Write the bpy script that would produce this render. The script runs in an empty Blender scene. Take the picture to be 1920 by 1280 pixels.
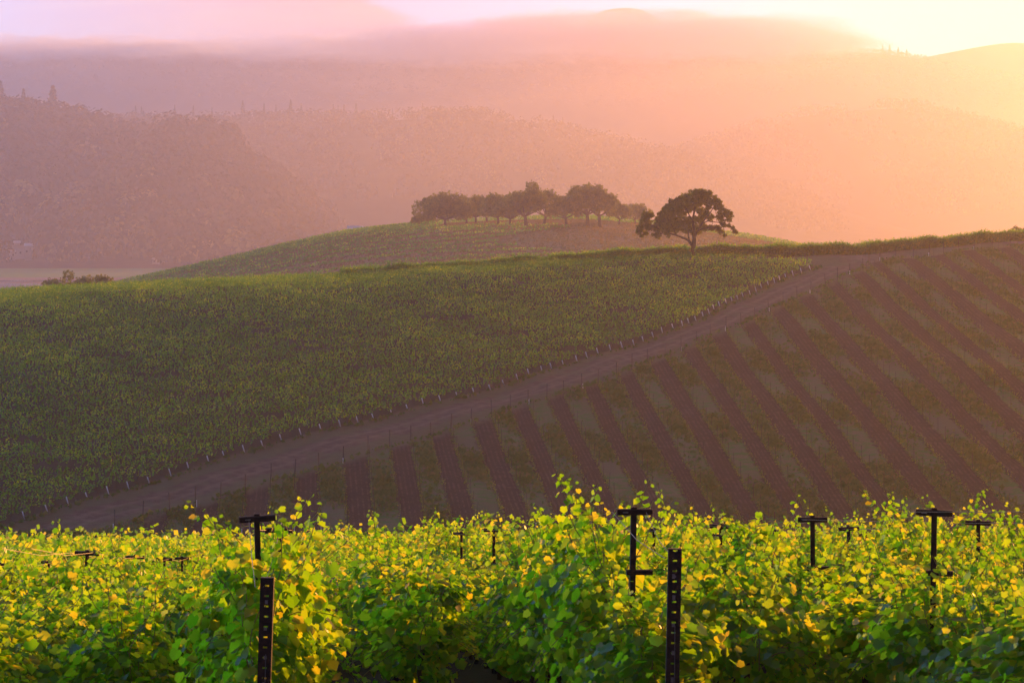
import bpy, math
import numpy as np
from mathutils import Vector, Matrix
PI = math.pi
sc = bpy.context.scene
# ---------------------------------------------------------------- camera
cam = bpy.data.objects.new('camera', bpy.data.cameras.new('camera')); sc.collection.objects.link(cam)
cam.location = (0, 0, 0); cam.rotation_euler = (math.radians(90), 0, 0)
cam.data.lens = 85; cam.data.sensor_width = 36; cam.data.shift_y = -220 / 1920
cam.data.clip_start = .5; cam.data.clip_end = 20000
cam.data.dof.use_dof = True; cam.data.dof.focus_distance = 70; cam.data.dof.aperture_fstop = 13
sc.camera = cam
# ---------------------------------------------------------------- light
SUN_AZ, SUN_EL = math.radians(29.0), math.radians(6.2)
SDIR = Vector((math.sin(SUN_AZ) * math.cos(SUN_EL), math.cos(SUN_AZ) * math.cos(SUN_EL), math.sin(SUN_EL)))
CLOUD = 3.0
w = bpy.data.worlds.new('World'); sc.world = w; w.use_nodes = True
nt = w.node_tree; nt.nodes.clear()
wo = nt.nodes.new('ShaderNodeOutputWorld'); bg = nt.nodes.new('ShaderNodeBackground')
sky = nt.nodes.new('ShaderNodeTexSky'); sky.sky_type = 'NISHITA'; sky.sun_disc = False
sky.sun_elevation = SUN_EL; sky.sun_rotation = SUN_AZ
sky.altitude = 50; sky.air_density = 1.0; sky.dust_density = 1.5; sky.ozone_density = 2.0
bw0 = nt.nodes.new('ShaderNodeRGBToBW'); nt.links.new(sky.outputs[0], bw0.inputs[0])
bw = nt.nodes.new('ShaderNodeMath'); bw.operation = 'MINIMUM'; bw.inputs[1].default_value = 7.5; nt.links.new(bw0.outputs[0], bw.inputs[0])   # caps sky brightness round the sun, so it whitens the haze less
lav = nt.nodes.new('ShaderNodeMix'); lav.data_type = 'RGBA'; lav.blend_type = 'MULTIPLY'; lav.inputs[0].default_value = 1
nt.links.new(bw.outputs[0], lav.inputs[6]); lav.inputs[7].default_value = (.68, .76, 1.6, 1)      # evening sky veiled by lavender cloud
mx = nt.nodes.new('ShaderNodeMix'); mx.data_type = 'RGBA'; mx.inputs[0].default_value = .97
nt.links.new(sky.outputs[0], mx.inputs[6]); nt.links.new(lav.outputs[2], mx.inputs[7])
# lavender cloud bank low over the mountains, clear pale sky above it on the right (laid out by direction, infinitely far)
def wm(op, a, b, clamp=False):
    n = nt.nodes.new('ShaderNodeMath'); n.operation = op; n.use_clamp = clamp
    for k, v in ((0, a), (1, b)):
        if isinstance(v, (int, float)): n.inputs[k].default_value = v
        else: nt.links.new(v, n.inputs[k])
    return n.outputs[0]
tc = nt.nodes.new('ShaderNodeTexCoord'); sp = nt.nodes.new('ShaderNodeSeparateXYZ'); nt.links.new(tc.outputs['Generated'], sp.inputs[0])
yy = wm('MAXIMUM', sp.outputs['Y'], .05); az = wm('DIVIDE', sp.outputs['X'], yy); el = wm('DIVIDE', sp.outputs['Z'], yy)
cv = nt.nodes.new('ShaderNodeCombineXYZ'); nt.links.new(wm('MULTIPLY', az, 9.0), cv.inputs[0]); nt.links.new(wm('MULTIPLY', el, 60.0), cv.inputs[1])
nz = nt.nodes.new('ShaderNodeTexNoise'); nz.inputs['Scale'].default_value = 1.6; nz.inputs['Detail'].default_value = 5; nz.inputs['Roughness'].default_value = .6; nz.inputs['Distortion'].default_value = .6
nt.links.new(cv.outputs[0], nz.inputs['Vector'])
edge = wm('ADD', wm('MULTIPLY', wm('MAXIMUM', wm('SUBTRACT', -.03, az), 0), .4), wm('ADD', .083, wm('MULTIPLY', wm('SUBTRACT', nz.outputs['Fac'], .5), .022)))
edge = wm('SUBTRACT', edge, wm('MULTIPLY', wm('MAXIMUM', wm('SUBTRACT', az, .10), 0), .6))
ms = nt.nodes.new('ShaderNodeMapRange'); ms.interpolation_type = 'SMOOTHSTEP'; ms.inputs[1].default_value = -.002; ms.inputs[2].default_value = .006
nt.links.new(wm('SUBTRACT', edge, el), ms.inputs[0])
cr = nt.nodes.new('ShaderNodeValToRGB'); cr.color_ramp.elements[0].position = .38; cr.color_ramp.elements[1].position = .64
cr.color_ramp.elements[0].color = (.30, .56, 1.0, 1); cr.color_ramp.elements[1].color = (.54, .78, 1.0, 1); nt.links.new(nz.outputs['Fac'], cr.inputs[0])
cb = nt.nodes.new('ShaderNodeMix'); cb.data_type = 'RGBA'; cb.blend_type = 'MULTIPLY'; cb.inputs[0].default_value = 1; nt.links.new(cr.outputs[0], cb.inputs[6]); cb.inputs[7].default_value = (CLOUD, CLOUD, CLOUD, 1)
dp = nt.nodes.new('ShaderNodeVectorMath'); dp.operation = 'DOT_PRODUCT'; nt.links.new(tc.outputs['Generated'], dp.inputs[0]); dp.inputs[1].default_value = SDIR
pf = nt.nodes.new('ShaderNodeMapRange'); pf.interpolation_type = 'SMOOTHSTEP'; pf.inputs[1].default_value = .86; pf.inputs[2].default_value = .985; nt.links.new(dp.outputs['Value'], pf.inputs[0])
lo = nt.nodes.new('ShaderNodeMapRange'); lo.interpolation_type = 'SMOOTHSTEP'; lo.inputs[1].default_value = .085; lo.inputs[2].default_value = .06; nt.links.new(el, lo.inputs[0])
cm = nt.nodes.new('ShaderNodeMix'); cm.data_type = 'RGBA'; nt.links.new(wm('MULTIPLY', ms.outputs[0], .85), cm.inputs[0]); nt.links.new(mx.outputs[2], cm.inputs[6]); 
pc = nt.nodes.new('ShaderNodeMix'); pc.data_type = 'RGBA'; nt.links.new(wm('MULTIPLY', pf.outputs[0], lo.outputs[0]), pc.inputs[0]); nt.links.new(cb.outputs[2], pc.inputs[6]); pc.inputs[7].default_value = (7.0, 2.8, .4, 1)   # peach glow added unseen behind the mountains to warm the right-hand haze
nt.links.new(pc.outputs[2], cm.inputs[7])
# warm tint near the sun and lavender lobe at left, added to colour haze
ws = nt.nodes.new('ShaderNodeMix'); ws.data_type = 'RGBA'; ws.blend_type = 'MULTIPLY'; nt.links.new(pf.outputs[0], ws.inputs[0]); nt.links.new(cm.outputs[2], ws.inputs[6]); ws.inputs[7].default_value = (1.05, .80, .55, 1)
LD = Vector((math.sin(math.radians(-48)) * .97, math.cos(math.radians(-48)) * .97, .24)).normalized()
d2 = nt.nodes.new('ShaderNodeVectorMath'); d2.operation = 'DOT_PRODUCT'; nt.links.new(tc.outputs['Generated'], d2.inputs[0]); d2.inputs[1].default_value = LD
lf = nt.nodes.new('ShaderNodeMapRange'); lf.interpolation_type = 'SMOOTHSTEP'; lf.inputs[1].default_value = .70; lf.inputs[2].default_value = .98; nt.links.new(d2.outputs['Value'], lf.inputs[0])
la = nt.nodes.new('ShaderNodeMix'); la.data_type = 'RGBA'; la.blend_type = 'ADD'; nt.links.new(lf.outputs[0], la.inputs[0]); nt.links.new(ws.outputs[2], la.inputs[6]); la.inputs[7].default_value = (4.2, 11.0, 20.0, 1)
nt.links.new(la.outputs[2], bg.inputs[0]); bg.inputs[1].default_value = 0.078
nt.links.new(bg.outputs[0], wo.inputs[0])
sun = bpy.data.objects.new('sun', bpy.data.lights.new('sun', 'SUN')); sc.collection.objects.link(sun)
sun.data.energy = 5.0; sun.data.angle = math.radians(.5); sun.data.color = (1, .41, .09)
sun.rotation_euler = SDIR.to_track_quat('Z', 'Y').to_euler(); sun.location = SDIR * 300
sc.view_settings.view_transform = 'Standard'; sc.view_settings.look = 'None'
sc.view_settings.exposure = 0.8; sc.view_settings.gamma = 1.0; sc.view_settings.use_curve_mapping = False
sc.cycles.volume_bounces = 3; sc.cycles.max_bounces = 8; sc.cycles.transparent_max_bounces = 16
sc.cycles.transmission_bounces = 6
HAZE_DENSITY = .000178; HAZE_G = .60
# ---------------------------------------------------------------- terrain
F_PX = 85.0 / 36.0 * 1920.0
HZ = 420.0
def smax(*a, s=1.0):
    m = a[0]
    for b in a[1:]: m = np.maximum(m, b)
    t = 0
    for b in a: t = t + np.exp(np.clip((b - m) / s, -40, 0))
    return m + s * np.log(t)
CREST = np.array([(-900, 600), (-200, 567), (0, 557), (200, 545), (400, 537), (600, 528), (700, 521), (850, 510), (1000, 499), (1200, 487),
                  (1400, 481), (1600, 475), (1750, 465), (1920, 451), (2200, 430), (2900, 400)], float)
KX = np.array([(-900, .0009), (0, .0009), (500, .0012), (800, .002), (1300, .0028), (2900, .003)], float)
def hill_profile(t, k):
    tm = .22 / (2 * k)
    tt = np.clip(t, 0, tm)
    return -k * tt * tt - np.maximum(t - tm, 0) * .22
def _solve():
    out = []; cr = []
    for px, py in CREST:
        k = np.interp(px, KX[:, 0], KX[:, 1])
        Y = np.linspace(220, 620, 1600)
        best = None
        for Y1 in np.linspace(250, 450, 401):
            z = -27.6 + .12 * (Y - 232) + hill_profile(Y - Y1, k)
            e = z / Y
            i = np.argmax(e); p = HZ - F_PX * e[i]
            if best is None or abs(p - py) < best[0]: best = (abs(p - py), Y1, Y[i])
        out.append(best[1]); cr.append(best[2])
    return np.array(out), np.array(cr)
Y1S, YCS = _solve()
def pxof(X, Y): return 960 + F_PX * X / np.maximum(Y, 60)
def crest_y(X, Y): return np.interp(pxof(X, Y), CREST[:, 0], YCS)
KN = np.array([(-300, 600), (100, 560), (180, 545), (250, 529), (400, 496), (560, 459), (660, 437), (800, 423), (950, 414), (1080, 411), (1200, 419), (1300, 433),
               (1460, 456), (1560, 482), (1700, 520), (1900, 600)], float)
def smooth_interp(x, t):
    return (np.interp(x - 25, t[:, 0], t[:, 1]) + np.interp(x, t[:, 0], t[:, 1]) * 2 + np.interp(x + 25, t[:, 0], t[:, 1])) / 4
KY = 900.0
def knoll(X, Y):
    px = 960 + F_PX * X / KY
    zc = (HZ - smooth_interp(px, KN)) / F_PX * KY
    return zc - .00040 * (Y - KY) ** 2
def undul(X, Y):
    return (.22 * np.sin(X * .11 + 1.3) * np.cos(Y * .08 + .4) + .10 * np.sin(X * .31 + Y * .17) + .05 * np.sin(X * .7 - Y * .55 + 2))
def terrain(X, Y):
    X = np.asarray(X, float); Y = np.asarray(Y, float)
    fg = -4.5 - .135 * (Y - 20)
    fg = fg + .09 * np.clip(X + 1.5, -6, 0) * np.clip((90 - Y) / 40, 0, 1) * np.clip(Y / 10, 0, 1)
    fg = np.where(Y < 2, -4.5 + .135 * 18 - .03 * (Y - 2), fg)
    px = pxof(X, Y)
    k = np.interp(px, KX[:, 0], KX[:, 1]); y1 = np.interp(px, CREST[:, 0], Y1S)
    hill = -27.6 + .12 * (Y - 232) + hill_profile(Y - y1, k)
    hill = np.where(Y < 120, -60, hill)
    amp = np.clip((Y - 30) / 100, 0, 1) * np.clip((1300 - Y) / 500, 0, 1)
    return smax(fg, hill, knoll(X, Y), -33.0 - 3.6 * np.clip((Y - 480) / 200, 0, 1) + 0 * X) + undul(X, Y) * amp
def hit(px, py, a=205., b=470., n=4000):
    Y = np.linspace(a, b, n); X = (px - 960) / F_PX * Y
    r = (HZ - py) / F_PX * Y
    g = terrain(X, Y) - r
    i = np.argmax(g >= 0)
    if g[i] < 0: i = int(np.argmax(g))
    return float(X[i]), float(Y[i]), float(terrain(X[i], Y[i]))
LEFT_EDGE = [(35, 977), (201, 926), (352, 881), (487, 838), (660, 795), (800, 757), (940, 724), (1060, 684), (1180, 649), (1290, 608), (1400, 555), (1480, 519), (1530, 503)]
RIGHT_EDGE = [(200, 1000), (300, 965), (460, 922), (553, 892), (643, 868), (690, 852), (845, 808), (922, 782), (990, 757), (1057, 740), (1121, 720),
              (1185, 692), (1247, 670), (1305, 645), (1361, 620), (1414, 600), (1468, 572), (1520, 550), (1570, 525), (1618, 507), (1629, 497)]
# ---------------------------------------------------------------- helpers
C = bpy.context.scene.collection
RNG = np.random.default_rng(7)
def tag(o, label=None, cat=None, group=None, kind=None):
    if label: o['label'] = label
    if cat: o['category'] = cat
    if group: o['group'] = group
    if kind: o['kind'] = kind
    return o
def empty(name, loc, rz=0.0):
    o = bpy.data.objects.new(name, None); C.objects.link(o)
    o.location = loc; o.rotation_euler = (0, 0, rz); o.empty_display_size = .3
    return o
def mesh_np(name, V, faces_n, idx, mat=None, smooth=False):
    """V (N,3); faces_n = verts per face (int or array); idx flat indices"""
    me = bpy.data.meshes.new(name)
    V = np.asarray(V, np.float32).reshape(-1, 3); idx = np.asarray(idx, np.int32).ravel()
    nf = len(idx) // faces_n if isinstance(faces_n, int) else len(faces_n)
    me.vertices.add(len(V)); me.vertices.foreach_set('co', V.ravel())
    me.loops.add(len(idx)); me.loops.foreach_set('vertex_index', idx)
    me.polygons.add(nf)
    st = np.arange(nf, dtype=np.int32) * faces_n if isinstance(faces_n, int) else np.concatenate([[0], np.cumsum(faces_n)[:-1]]).astype(np.int32)
    me.polygons.foreach_set('loop_start', st)
    if smooth: me.polygons.foreach_set('use_smooth', np.ones(nf, bool))
    me.update(calc_edges=True); me.validate()
    if mat: me.materials.append(mat)
    return me
def add_obj(name, me, parent=None):
    o = bpy.data.objects.new(name, me); C.objects.link(o)
    if parent: o.parent = parent
    return o
class MB:
    def __init__(s): s.v = []; s.f = []
    def add(s, vs, fs):
        n = len(s.v); s.v += [tuple(map(float, p)) for p in vs]; s.f += [[n + i for i in f] for f in fs]
    def box(s, c, d, rz=0.0, tilt=None):
        cx, cy, cz = c; hx, hy, hz = d[0] / 2, d[1] / 2, d[2] / 2
        P = [Vector((x, y, z)) for x in (-hx, hx) for y in (-hy, hy) for z in (-hz, hz)]
        M = Matrix.Rotation(rz, 3, 'Z')
        if tilt is not None: M = tilt @ M
        P = [M @ p + Vector(c) for p in P]
        s.add(P, [(0, 1, 3, 2), (4, 6, 7, 5), (0, 4, 5, 1), (2, 3, 7, 6), (0, 2, 6, 4), (1, 5, 7, 3)])
    def tube(s, pts, rad, n=6, cap=True):
        pts = [Vector(p) for p in pts]
        if not hasattr(rad, '__len__'): rad = [rad] * len(pts)
        rings = []
        for i, p in enumerate(pts):
            t = (pts[min(i + 1, len(pts) - 1)] - pts[max(i - 1, 0)])
            if t.length < 1e-6: t = Vector((0, 0, 1))
            t.normalize()
            a = t.cross(Vector((0.13, 0.97, .2))); 
            if a.length < .1: a = t.cross(Vector((1, 0, 0)))
            a.normalize(); b = t.cross(a)
            rings.append([p + (a * math.cos(2 * PI * k / n) + b * math.sin(2 * PI * k / n)) * rad[i] for k in range(n)])
        vs = [q for r in rings for q in r]; fs = []
        for i in range(len(pts) - 1):
            for k in range(n):
                fs.append((i * n + k, i * n + (k + 1) % n, (i + 1) * n + (k + 1) % n, (i + 1) * n + k))
        if cap: fs += [tuple(range(n))[::-1], tuple((len(pts) - 1) * n + k for k in range(n))]
        s.add(vs, fs)
    def mesh(s, name, mat, smooth=False):
        me = bpy.data.meshes.new(name); me.from_pydata(s.v, [], s.f); me.update()
        if smooth: me.polygons.foreach_set('use_smooth', np.ones(len(me.polygons), bool))
        if mat: me.materials.append(mat)
        return me
    def build(s, name, mat, parent=None, smooth=False): return add_obj(name, s.mesh(name, mat, smooth), parent)
def unit(a): return a / np.maximum(np.linalg.norm(a, axis=-1, keepdims=True), 1e-9)
def cards(P, S, N, U=None, rng=RNG, asp=1.0):
    """quads: centres P (n,3), sizes S (n), normals N (n,3), optional long axis U -> verts (n*4,3)"""
    N = unit(N)
    if U is None: U = rng.normal(size=P.shape)
    T = unit(U - (U * N).sum(-1, keepdims=True) * N); B = np.cross(N, T)
    S = np.broadcast_to(np.asarray(S, float).reshape(-1, 1), (len(P), 1))
    a = T * S * .5 * asp; b = B * S * .5
    return np.stack([P - a * .9, P + b - a * .1, P + a, P - b + a * .15], 1).reshape(-1, 3)
def card_mesh(name, V, mat): return mesh_np(name, V, 4, np.arange(len(V)), mat)
def attr(me, name, arr):
    a = me.attributes.new(name, 'FLOAT', 'POINT'); a.data.foreach_set('value', np.asarray(arr, np.float32).ravel())

# ---------------------------------------------------------------- materials
def new_mat(name):
    m = bpy.data.materials.new(name); m.use_nodes = True
    nt = m.node_tree; nt.nodes.clear()
    out = nt.nodes.new('ShaderNodeOutputMaterial')
    return m, nt, out
def ramp(nt, src, stops):
    r = nt.nodes.new('ShaderNodeValToRGB'); e = r.color_ramp.elements
    while len(e) < len(stops): e.new(.5)
    for i, (p, c) in enumerate(stops): e[i].position = p; e[i].color = (*c, 1)
    nt.links.new(src, r.inputs[0]); return r.outputs[0]
def mixc(nt, f, a, b):
    m = nt.nodes.new('ShaderNodeMix'); m.data_type = 'RGBA'
    for k, v in ((0, f), (6, a), (7, b)):
        if isinstance(v, (int, float)): m.inputs[k].default_value = v
        elif isinstance(v, tuple): m.inputs[k].default_value = (*v, 1)
        else: nt.links.new(v, m.inputs[k])
    return m.outputs[2]
def mth(nt, op, a, b=None, clamp=False):
    m = nt.nodes.new('ShaderNodeMath'); m.operation = op; m.use_clamp = clamp
    for k, v in ((0, a), (1, b)):
        if v is None: continue
        if isinstance(v, (int, float)): m.inputs[k].default_value = v
        else: nt.links.new(v, m.inputs[k])
    return m.outputs[0]
def sstep(nt, v, a, b):
    m = nt.nodes.new('ShaderNodeMapRange'); m.interpolation_type = 'SMOOTHSTEP'
    m.inputs[1].default_value = a; m.inputs[2].default_value = b; nt.links.new(v, m.inputs[0]); return m.outputs[0]
def geo_pos(nt): return nt.nodes.new('ShaderNodeNewGeometry').outputs['Position']
def noise(nt, vec, scale, detail=3, rough=.55):
    n = nt.nodes.new('ShaderNodeTexNoise'); n.inputs['Scale'].default_value = scale
    n.inputs['Detail'].default_value = detail; n.inputs['Roughness'].default_value = rough
    nt.links.new(vec, n.inputs['Vector']); return n.outputs['Fac']
def scale_vec(nt, v, s):
    m = nt.nodes.new('ShaderNodeVectorMath'); m.operation = 'MULTIPLY'; m.inputs[1].default_value = s
    nt.links.new(v, m.inputs[0]); return m.outputs[0]
def leaf_mat(name, stops, trans_stops, tfac=.5, gloss=.06, rough=.35, island=True, posvar=0.0, tree=False):
    m, nt, out = new_mat(name)
    g = nt.nodes.new('ShaderNodeNewGeometry')
    src = g.outputs['Random Per Island']
    if posvar:
        n = noise(nt, g.outputs['Position'], posvar, 2)
        src = mth(nt, 'ADD', mth(nt, 'MULTIPLY', src, .5), mth(nt, 'MULTIPLY', sstep(nt, n, .3, .7), .5), True)
    if tree:
        a = nt.nodes.new('ShaderNodeAttribute'); a.attribute_name = 'tree_tone'
        src = mth(nt, 'ADD', mth(nt, 'MULTIPLY', src, .3), mth(nt, 'MULTIPLY', a.outputs['Fac'], .7), True)
    c = ramp(nt, src, stops); t = ramp(nt, src, trans_stops)
    d = nt.nodes.new('ShaderNodeBsdfDiffuse'); nt.links.new(c, d.inputs[0])
    tr = nt.nodes.new('ShaderNodeBsdfTranslucent'); nt.links.new(t, tr.inputs[0])
    mx = nt.nodes.new('ShaderNodeMixShader'); mx.inputs[0].default_value = tfac
    nt.links.new(d.outputs[0], mx.inputs[1]); nt.links.new(tr.outputs[0], mx.inputs[2])
    last = mx.outputs[0]
    if gloss:
        gl = nt.nodes.new('ShaderNodeBsdfGlossy'); gl.inputs['Roughness'].default_value = rough
        gl.inputs['Color'].default_value = (.9, .9, .9, 1)
        m2 = nt.nodes.new('ShaderNodeMixShader'); m2.inputs[0].default_value = gloss
        nt.links.new(last, m2.inputs[1]); nt.links.new(gl.outputs[0], m2.inputs[2]); last = m2.outputs[0]
    nt.links.new(last, out.inputs[0]); return m
def plain_mat(name, a, b=None, scale=8.0, rough=.8, metal=0.0, bump=0.0, stretch=(1, 1, 1), obj=True):
    m, nt, out = new_mat(name)
    p = nt.nodes.new('ShaderNodeBsdfPrincipled')
    p.inputs['Roughness'].default_value = rough; p.inputs['Metallic'].default_value = metal
    if obj: v = nt.nodes.new('ShaderNodeTexCoord').outputs['Object']
    else: v = geo_pos(nt)
    n = noise(nt, scale_vec(nt, v, stretch), scale, 4, .65)
    nt.links.new(mixc(nt, sstep(nt, n, .35, .65), a, b or a), p.inputs['Base Color'])
    if bump:
        bp = nt.nodes.new('ShaderNodeBump'); bp.inputs['Strength'].default_value = bump; bp.inputs['Distance'].default_value = .02
        nt.links.new(n, bp.inputs['Height']); nt.links.new(bp.outputs[0], p.inputs['Normal'])
    nt.links.new(p.outputs[0], out.inputs[0]); return m
# ---------------------------------------------------------------- ground sheet
HEADS = {0: (460, 922), 1: (508, 908), 2: (553, 892), 3: (598, 885), 4: (643, 868), 5: (690, 852), 9: (845, 808), 11: (922, 782), 12: (955, 765), 13: (990, 757), 14: (1025, 747),
         15: (1057, 740), 16: (1092, 730), 17: (1121, 720), 18: (1155, 702), 19: (1185, 692), 20: (1215, 682), 21: (1247, 670), 22: (1276, 657), 23: (1305, 645), 24: (1332, 632),
         25: (1361, 620), 26: (1387, 607), 27: (1414, 600), 28: (1441, 585), 29: (1468, 572), 31: (1520, 550), 32: (1545, 535), 33: (1570, 525), 34: (1595, 516), 35: (1618, 507),
         36: (1629, 497), 37: (1650, 489), 38: (1679, 484), 39: (1709, 480), 41: (1768, 475), 43: (1830, 470), 45: (1895, 462)}
FANX = np.array([-70, 0, 10, 26, 41, 60, 80, 130.]); FANT = np.array([-.085, -.083, -.070, -.041, -.018, -.006, 0, .004])
def x240(X, Y):
    x = np.array(X, float)
    for _ in range(25): x = .5 * x + .5 * (X - np.interp(x, FANX, FANT) * (Y - 240.0))
    return x
_n = []; _x = []
for _k, _p in HEADS.items():
    _h = hit(*_p); _n.append(_k); _x.append(float(x240(_h[0], _h[1])))
N_ALL = np.arange(-9, 62)
X_ALL = np.interp(N_ALL, _n, _x)
X_ALL = np.where(N_ALL < 0, _x[0] + 2.35 * N_ALL, X_ALL); X_ALL = np.where(N_ALL > 45, _x[-1] + 2.9 * (N_ALL - 45), X_ALL)
X_ALL = np.sort(X_ALL)
def row_x(n_i, Y): return X_ALL[n_i] + np.interp(X_ALL[n_i], FANX, FANT) * (Y - 240.0)
def rown(X, Y): return np.interp(x240(X, np.clip(Y, 150, 480)), X_ALL, N_ALL)
LE = np.array([hit(*p)[:2] for p in LEFT_EDGE]); RE = np.array([hit(*p)[:2] for p in RIGHT_EDGE])
LE = np.vstack([[LE[0, 0] - 28, LE[0, 1] - 40], LE]); RE = np.vstack([[RE[0, 0] - 30, RE[0, 1] - 35], RE])
def xleft(Y): return np.interp(Y, LE[:, 1], LE[:, 0]) + np.where(Y > LE[-1, 1], -12 * (Y - LE[-1, 1]), 0) * (Y < 900)
def xright(Y): return np.interp(Y, RE[:, 1], RE[:, 0])
def left_lim(px): return np.where(px < 690, 45, np.interp(px, [690, 1000, 1200, 1300, 1400, 1470, 1530], [-3, -3.5, -9.5, -10.5, -17, -22, -27.6]))
def right_lim(px): return np.interp(px, [1560, 1629, 1679, 1900], [-27, -26, -21.5, -18.5])
def in_left(X, Y):
    e = Y - crest_y(X, Y); px = pxof(X, Y)
    lim = left_lim(px)
    return (X < xleft(np.minimum(Y, LE[-1, 1]))) & (e < lim) & (Y > 205)
def in_right(X, Y):
    e = Y - crest_y(X, Y)
    return (X > xright(Y)) & (e < right_lim(pxof(X, Y))) & (Y > 222)
def zone_attrs(X, Y):
    e = Y - crest_y(X, Y); px = pxof(X, Y)
    dl = np.minimum(xleft(np.minimum(Y, LE[-1, 1])) - X, left_lim(px) - e)      # >0 inside mature field
    dr = np.minimum(np.minimum(X - xright(Y), right_lim(px) - e), (Y - 222) * .8)
    return dl, dr
def build_ground():
    ys = np.concatenate([np.arange(-60, -10, 10), np.arange(-10, 60, 1.0), np.arange(60, 204, 2.0), np.arange(204, 480, 1.1), np.arange(480, 1200, 5), np.arange(1200, 2400, 25),
                         np.arange(2400, 5000, 100), [5000, 5500, 6000, 7000, 9000, 12000]])
    us = np.concatenate([[-6, -4, -3, -2.2, -1.7, -1.4, -1.2, -1.1], np.linspace(-1, 1, 250), [1.1, 1.2, 1.4, 1.7, 2.2, 3, 4, 6]])
    Yg, Ug = np.meshgrid(ys, us, indexing='ij'); Xg = Ug * (14 + .235 * np.abs(Yg))
    Z = terrain(Xg, Yg)
    ny, nx = Yg.shape
    i = np.arange(ny - 1)[:, None] * nx + np.arange(nx - 1)[None]
    idx = np.stack([i, i + 1, i + nx + 1, i + nx], -1)
    me = mesh_np('ground', np.stack([Xg, Yg, Z], -1), 4, idx, None, True)
    dl, dr = zone_attrs(Xg, Yg)
    attr(me, 'dleft', dl); attr(me, 'dright', dr); attr(me, 'rown', rown(Xg, Yg)); attr(me, 'mid', np.where(Yg < LE[-1, 1] + 4, (Xg - .5 * (xleft(np.minimum(Yg, LE[-1, 1])) + xright(Yg))) * .8, 3.5 * np.sin(Xg * .1))); attr(me, 'ecrest', Yg - crest_y(Xg, Yg))
    m, nt, out = new_mat('ground_soil')
    def A(n):
        a = nt.nodes.new('ShaderNodeAttribute'); a.attribute_name = n; return a.outputs['Fac']
    pos = geo_pos(nt); sep = nt.nodes.new('ShaderNodeSeparateXYZ'); nt.links.new(pos, sep.inputs[0])
    nz = noise(nt, pos, .9, 4); nf = noise(nt, pos, 6, 3); nl = noise(nt, pos, .07, 3)
    j = mth(nt, 'MULTIPLY', mth(nt, 'SUBTRACT', nz, .5), 2.0)
    # tilled / grassy inter-rows
    fr = mth(nt, 'PINGPONG', mth(nt, 'SUBTRACT', A('rown'), .5), 1.0)      # 0 centre of brown, 1 centre of green
    st = sstep(nt, mth(nt, 'ADD', fr, mth(nt, 'MULTIPLY', mth(nt, 'ADD', j, mth(nt, 'SUBTRACT', nf, .5)), .22)), .42, .62)
    soil = mixc(nt, sstep(nt, nf, .3, .7), (.030, .013, .010), (.054, .027, .021))
    till = mth(nt, 'SINE', mth(nt, 'MULTIPLY', A('rown'), 2 * PI * 5))
    soil = mixc(nt, mth(nt, 'MULTIPLY', sstep(nt, mth(nt, 'ADD', till, mth(nt, 'MULTIPLY', j, 3.4)), .2, 1.6), .4), soil, (.135, .085, .075))
    soil = mixc(nt, mth(nt, 'MULTIPLY', sstep(nt, noise(nt, pos, 2.6, 4, .7), .60, .70), .8), soil, (.10, .10, .04))
    dry = mixc(nt, sstep(nt, nf, .3, .7), (.155, .14, .08), (.10, .125, .05))
    grass = mixc(nt, sstep(nt, nz, .42, .62), dry, (.07, .155, .03))
    grass = mixc(nt, sstep(nt, nl, .54, .66), grass, (.13, .12, .065))
    right = mixc(nt, st, soil, grass)
    road = mixc(nt, sstep(nt, nz, .35, .7), (.12, .076, .056), (.185, .125, .095))
    rut = mth(nt, 'ABSOLUTE', mth(nt, 'SUBTRACT', mth(nt, 'ABSOLUTE', mth(nt, 'ADD', A('mid'), mth(nt, 'MULTIPLY', j, .25))), .95))
    road = mixc(nt, mth(nt, 'MULTIPLY', sstep(nt, rut, .45, .15), .4), road, (.22, .16, .13))
    road = mixc(nt, mth(nt, 'MULTIPLY', sstep(nt, mth(nt, 'ADD', mth(nt, 'ABSOLUTE', A('mid')), j), 1.7, 2.6), .75), road, (.12, .115, .055))
    road = mixc(nt, mth(nt, 'MULTIPLY', sstep(nt, noise(nt, pos, .35, 4), .52, .66), .6), road, (.13, .12, .06))
    field = mixc(nt, nz, (.055, .04, .028), (.04, .045, .018))
    base = mixc(nt, sstep(nt, mth(nt, 'ADD', A('dright'), mth(nt, 'MULTIPLY', j, 2.0)), -.8, 1.8), road, right)
    base = mixc(nt, sstep(nt, mth(nt, 'ADD', A('dleft'), j), -.5, .8), base, field)
    base = mixc(nt, sstep(nt, mth(nt, 'ADD', A('ecrest'), mth(nt, 'MULTIPLY', j, .5)), -4.9, -4.3), base, field)
    # foreground & far
    fgc = mixc(nt, nz, (.12, .085, .055), (.07, .07, .03))
    base = mixc(nt, sstep(nt, sep.outputs['Y'], 196, 206), fgc, base)
    kn = mixc(nt, sstep(nt, noise(nt, scale_vec(nt, pos, (.3, 1, 1)), .12, 3), .4, .6), (.25, .18, .10), (.19, .17, .07))
    base = mixc(nt, sstep(nt, sep.outputs['Y'], 470, 520), base, kn)
    far = mixc(nt, sstep(nt, noise(nt, scale_vec(nt, pos, (.25, 1, 1)), .012, 3), .42, .58), (.10, .21, .035), (.13, .19, .05))
    far = mixc(nt, sstep(nt, mth(nt, 'ADD', sep.outputs['Y'], mth(nt, 'MULTIPLY', j, 12)), 1640, 1670), (.20, .14, .11), far)
    base = mixc(nt, sstep(nt, sep.outputs['Y'], 1180, 1300), base, far)
    b = nt.nodes.new('ShaderNodeBsdfPrincipled'); b.inputs['Roughness'].default_value = .95
    b.inputs['Specular IOR Level'].default_value = .1
    nt.links.new(base, b.inputs['Base Color'])
    bp = nt.nodes.new('ShaderNodeBump'); bp.inputs['Strength'].default_value = .7; bp.inputs['Distance'].default_value = .18
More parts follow.
